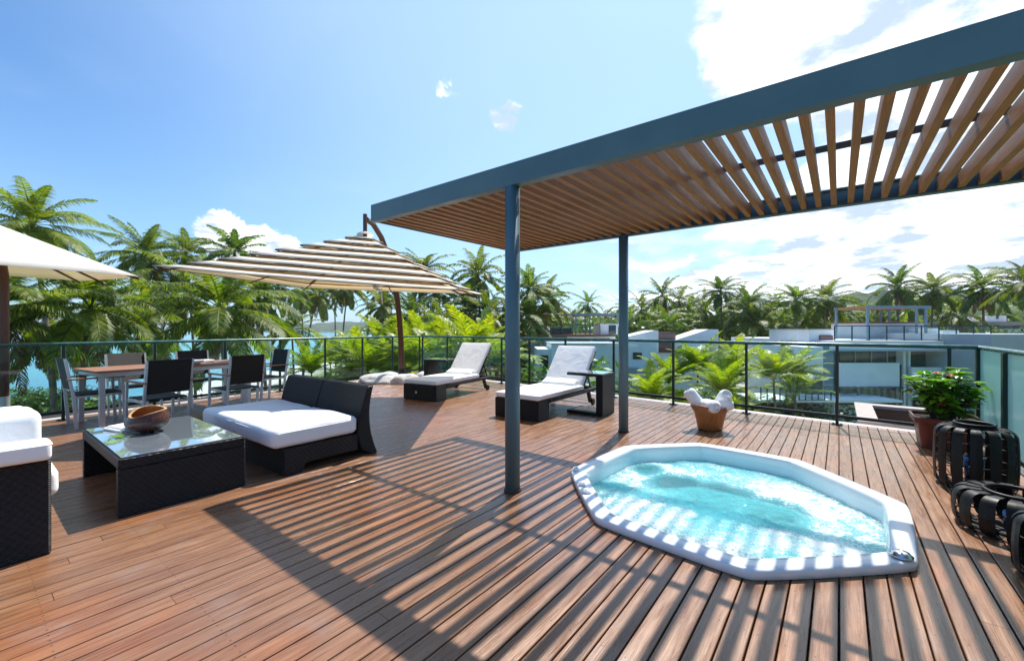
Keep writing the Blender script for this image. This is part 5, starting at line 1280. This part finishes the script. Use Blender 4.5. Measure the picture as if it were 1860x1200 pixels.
def shrub(px, Z, sc, k, lab, grp, zoff=0.0, name='shrub', cat='shrub'):
    r = thing(name, rz((px-930)/772*Z, Z, GZ), 0, lab, cat, grp)
    b = MB(); 
    for a in (0, 2.1, 4.2): b.tube([(0, 0, -0.2), (0.25*sc*math.cos(a), 0.25*sc*math.sin(a), (0.8+zoff)*sc)], [0.05*sc, 0.02*sc], 6)
    b.build('stems', M['branch'], r)
    c = bpy.data.objects.new('foliage', SHR[k % 3]); C.objects.link(c); c.parent = r; c.scale = (sc, sc, sc*1.05); c.rotation_euler = (0, 0, k*1.3+px); c.location = (0, 0, zoff*sc)
random.seed(21)
for i in range(26):
    px = 560+i*14+random.uniform(-5, 5); Z = random.uniform(19, 36); shrub(px, Z, random.uniform(1.6, 2.6), i, 'green shrub in the undergrowth below the feather palms on the seaward side', 'shrubs on the seaward side', 0.5)
for i in range(30):
    px = 1130+i*13+random.uniform(-5, 5); Z = random.uniform(16, 36)
    if 1370 < px < 1500 and Z < 27: Z += 10
    shrub(px, Z, random.uniform(1.2, 2.1), i, 'green shrub in the garden between the terrace railing and the villas', 'shrubs in the villa garden', 0.35)
shrub(985, 17, 2.4, 0, 'broad leaved green bush right beside the front pergola post, beyond the glass', 'bushes against the low villa', 1.2)
shrub(1172, 17, 1.9, 1, 'broad leaved green bush just right of the second pergola post, beyond the glass', 'bushes against the low villa', 1.1)
shrub(1130, 16, 1.5, 1, 'small dark bush behind the second pergola post', 'bushes against the low villa', 0.9)
for i in range(22):
    px = -60+i*26+random.uniform(-8, 8); Z = random.uniform(24, 42); shrub(px, Z, random.uniform(1.3, 2.1), i, 'low bush on the beach side below the coconut palms', 'low bushes near the beach', 0.1)
# dense mid-distance trees closing the view under the far crowns
for i in range(46):
    px = 720+i*25+random.uniform(-8, 8); Z = random.uniform(50, 90) if px > 1130 else random.uniform(55, 85)
    if px > 1440: Z = random.uniform(62, 95)
    shrub(px, Z, random.uniform(3.6, 4.6)*(Z/70)**0.5, 2 if i % 3 else 0, 'one of the round leafy trees closing the view under the far palm crowns', 'round leafy trees under the far palms', 0.45, 'leafy_tree', 'tree')
# far-off wood
rg = random.Random(77); mb = MB()
for i in range(52000):
    px = rg.uniform(690, 2250); Z = rg.uniform(100, 190); hmax = 12.3+1.6*noise.noise(Vector((px*0.02, Z*0.03, 0)))+1.6*noise.noise(Vector((px*0.09, Z*0.08, 3)))
    p = rz((px-930)/772*Z, Z, GZ+hmax*rg.random()**0.55); s_ = rg.uniform(0.5, 1.1)
    a = Vector((rg.gauss(0, 1), rg.gauss(0, 1), rg.gauss(0, .5))).normalized(); x = a.cross(Vector((rg.gauss(0, 1), rg.gauss(0, 1), rg.gauss(0, 1)))).normalized()
    mb.add([p, p+a*s_*0.5+x*s_*0.4, p+a*s_, p+a*s_*0.5-x*s_*0.4], [(0, 1, 2, 3)])
tag(mb.build('distant_woodland', M['wood_far']), 'far off dark green woodland along the horizon', 'woodland', kind='stuff')

# ------------------------------------------------------------------ sea air
hm = bpy.data.materials.new('sea_air'); hm.use_nodes = True; t = NT(hm.node_tree); t.n.remove(t.n['Principled BSDF'])
pv = t.new('ShaderNodeVolumePrincipled', {'Color': (0.82, 0.90, 1.0), 'Density': 0.00022, 'Anisotropy': 0.2}); t.l.new(pv.outputs[0], t.n['Material Output'].inputs['Volume'])
b = MB(); b.b2(-8000, 8000, -8000, 8000, -11.0, 75.0); tag(b.build('haze', hm), kind='stuff')
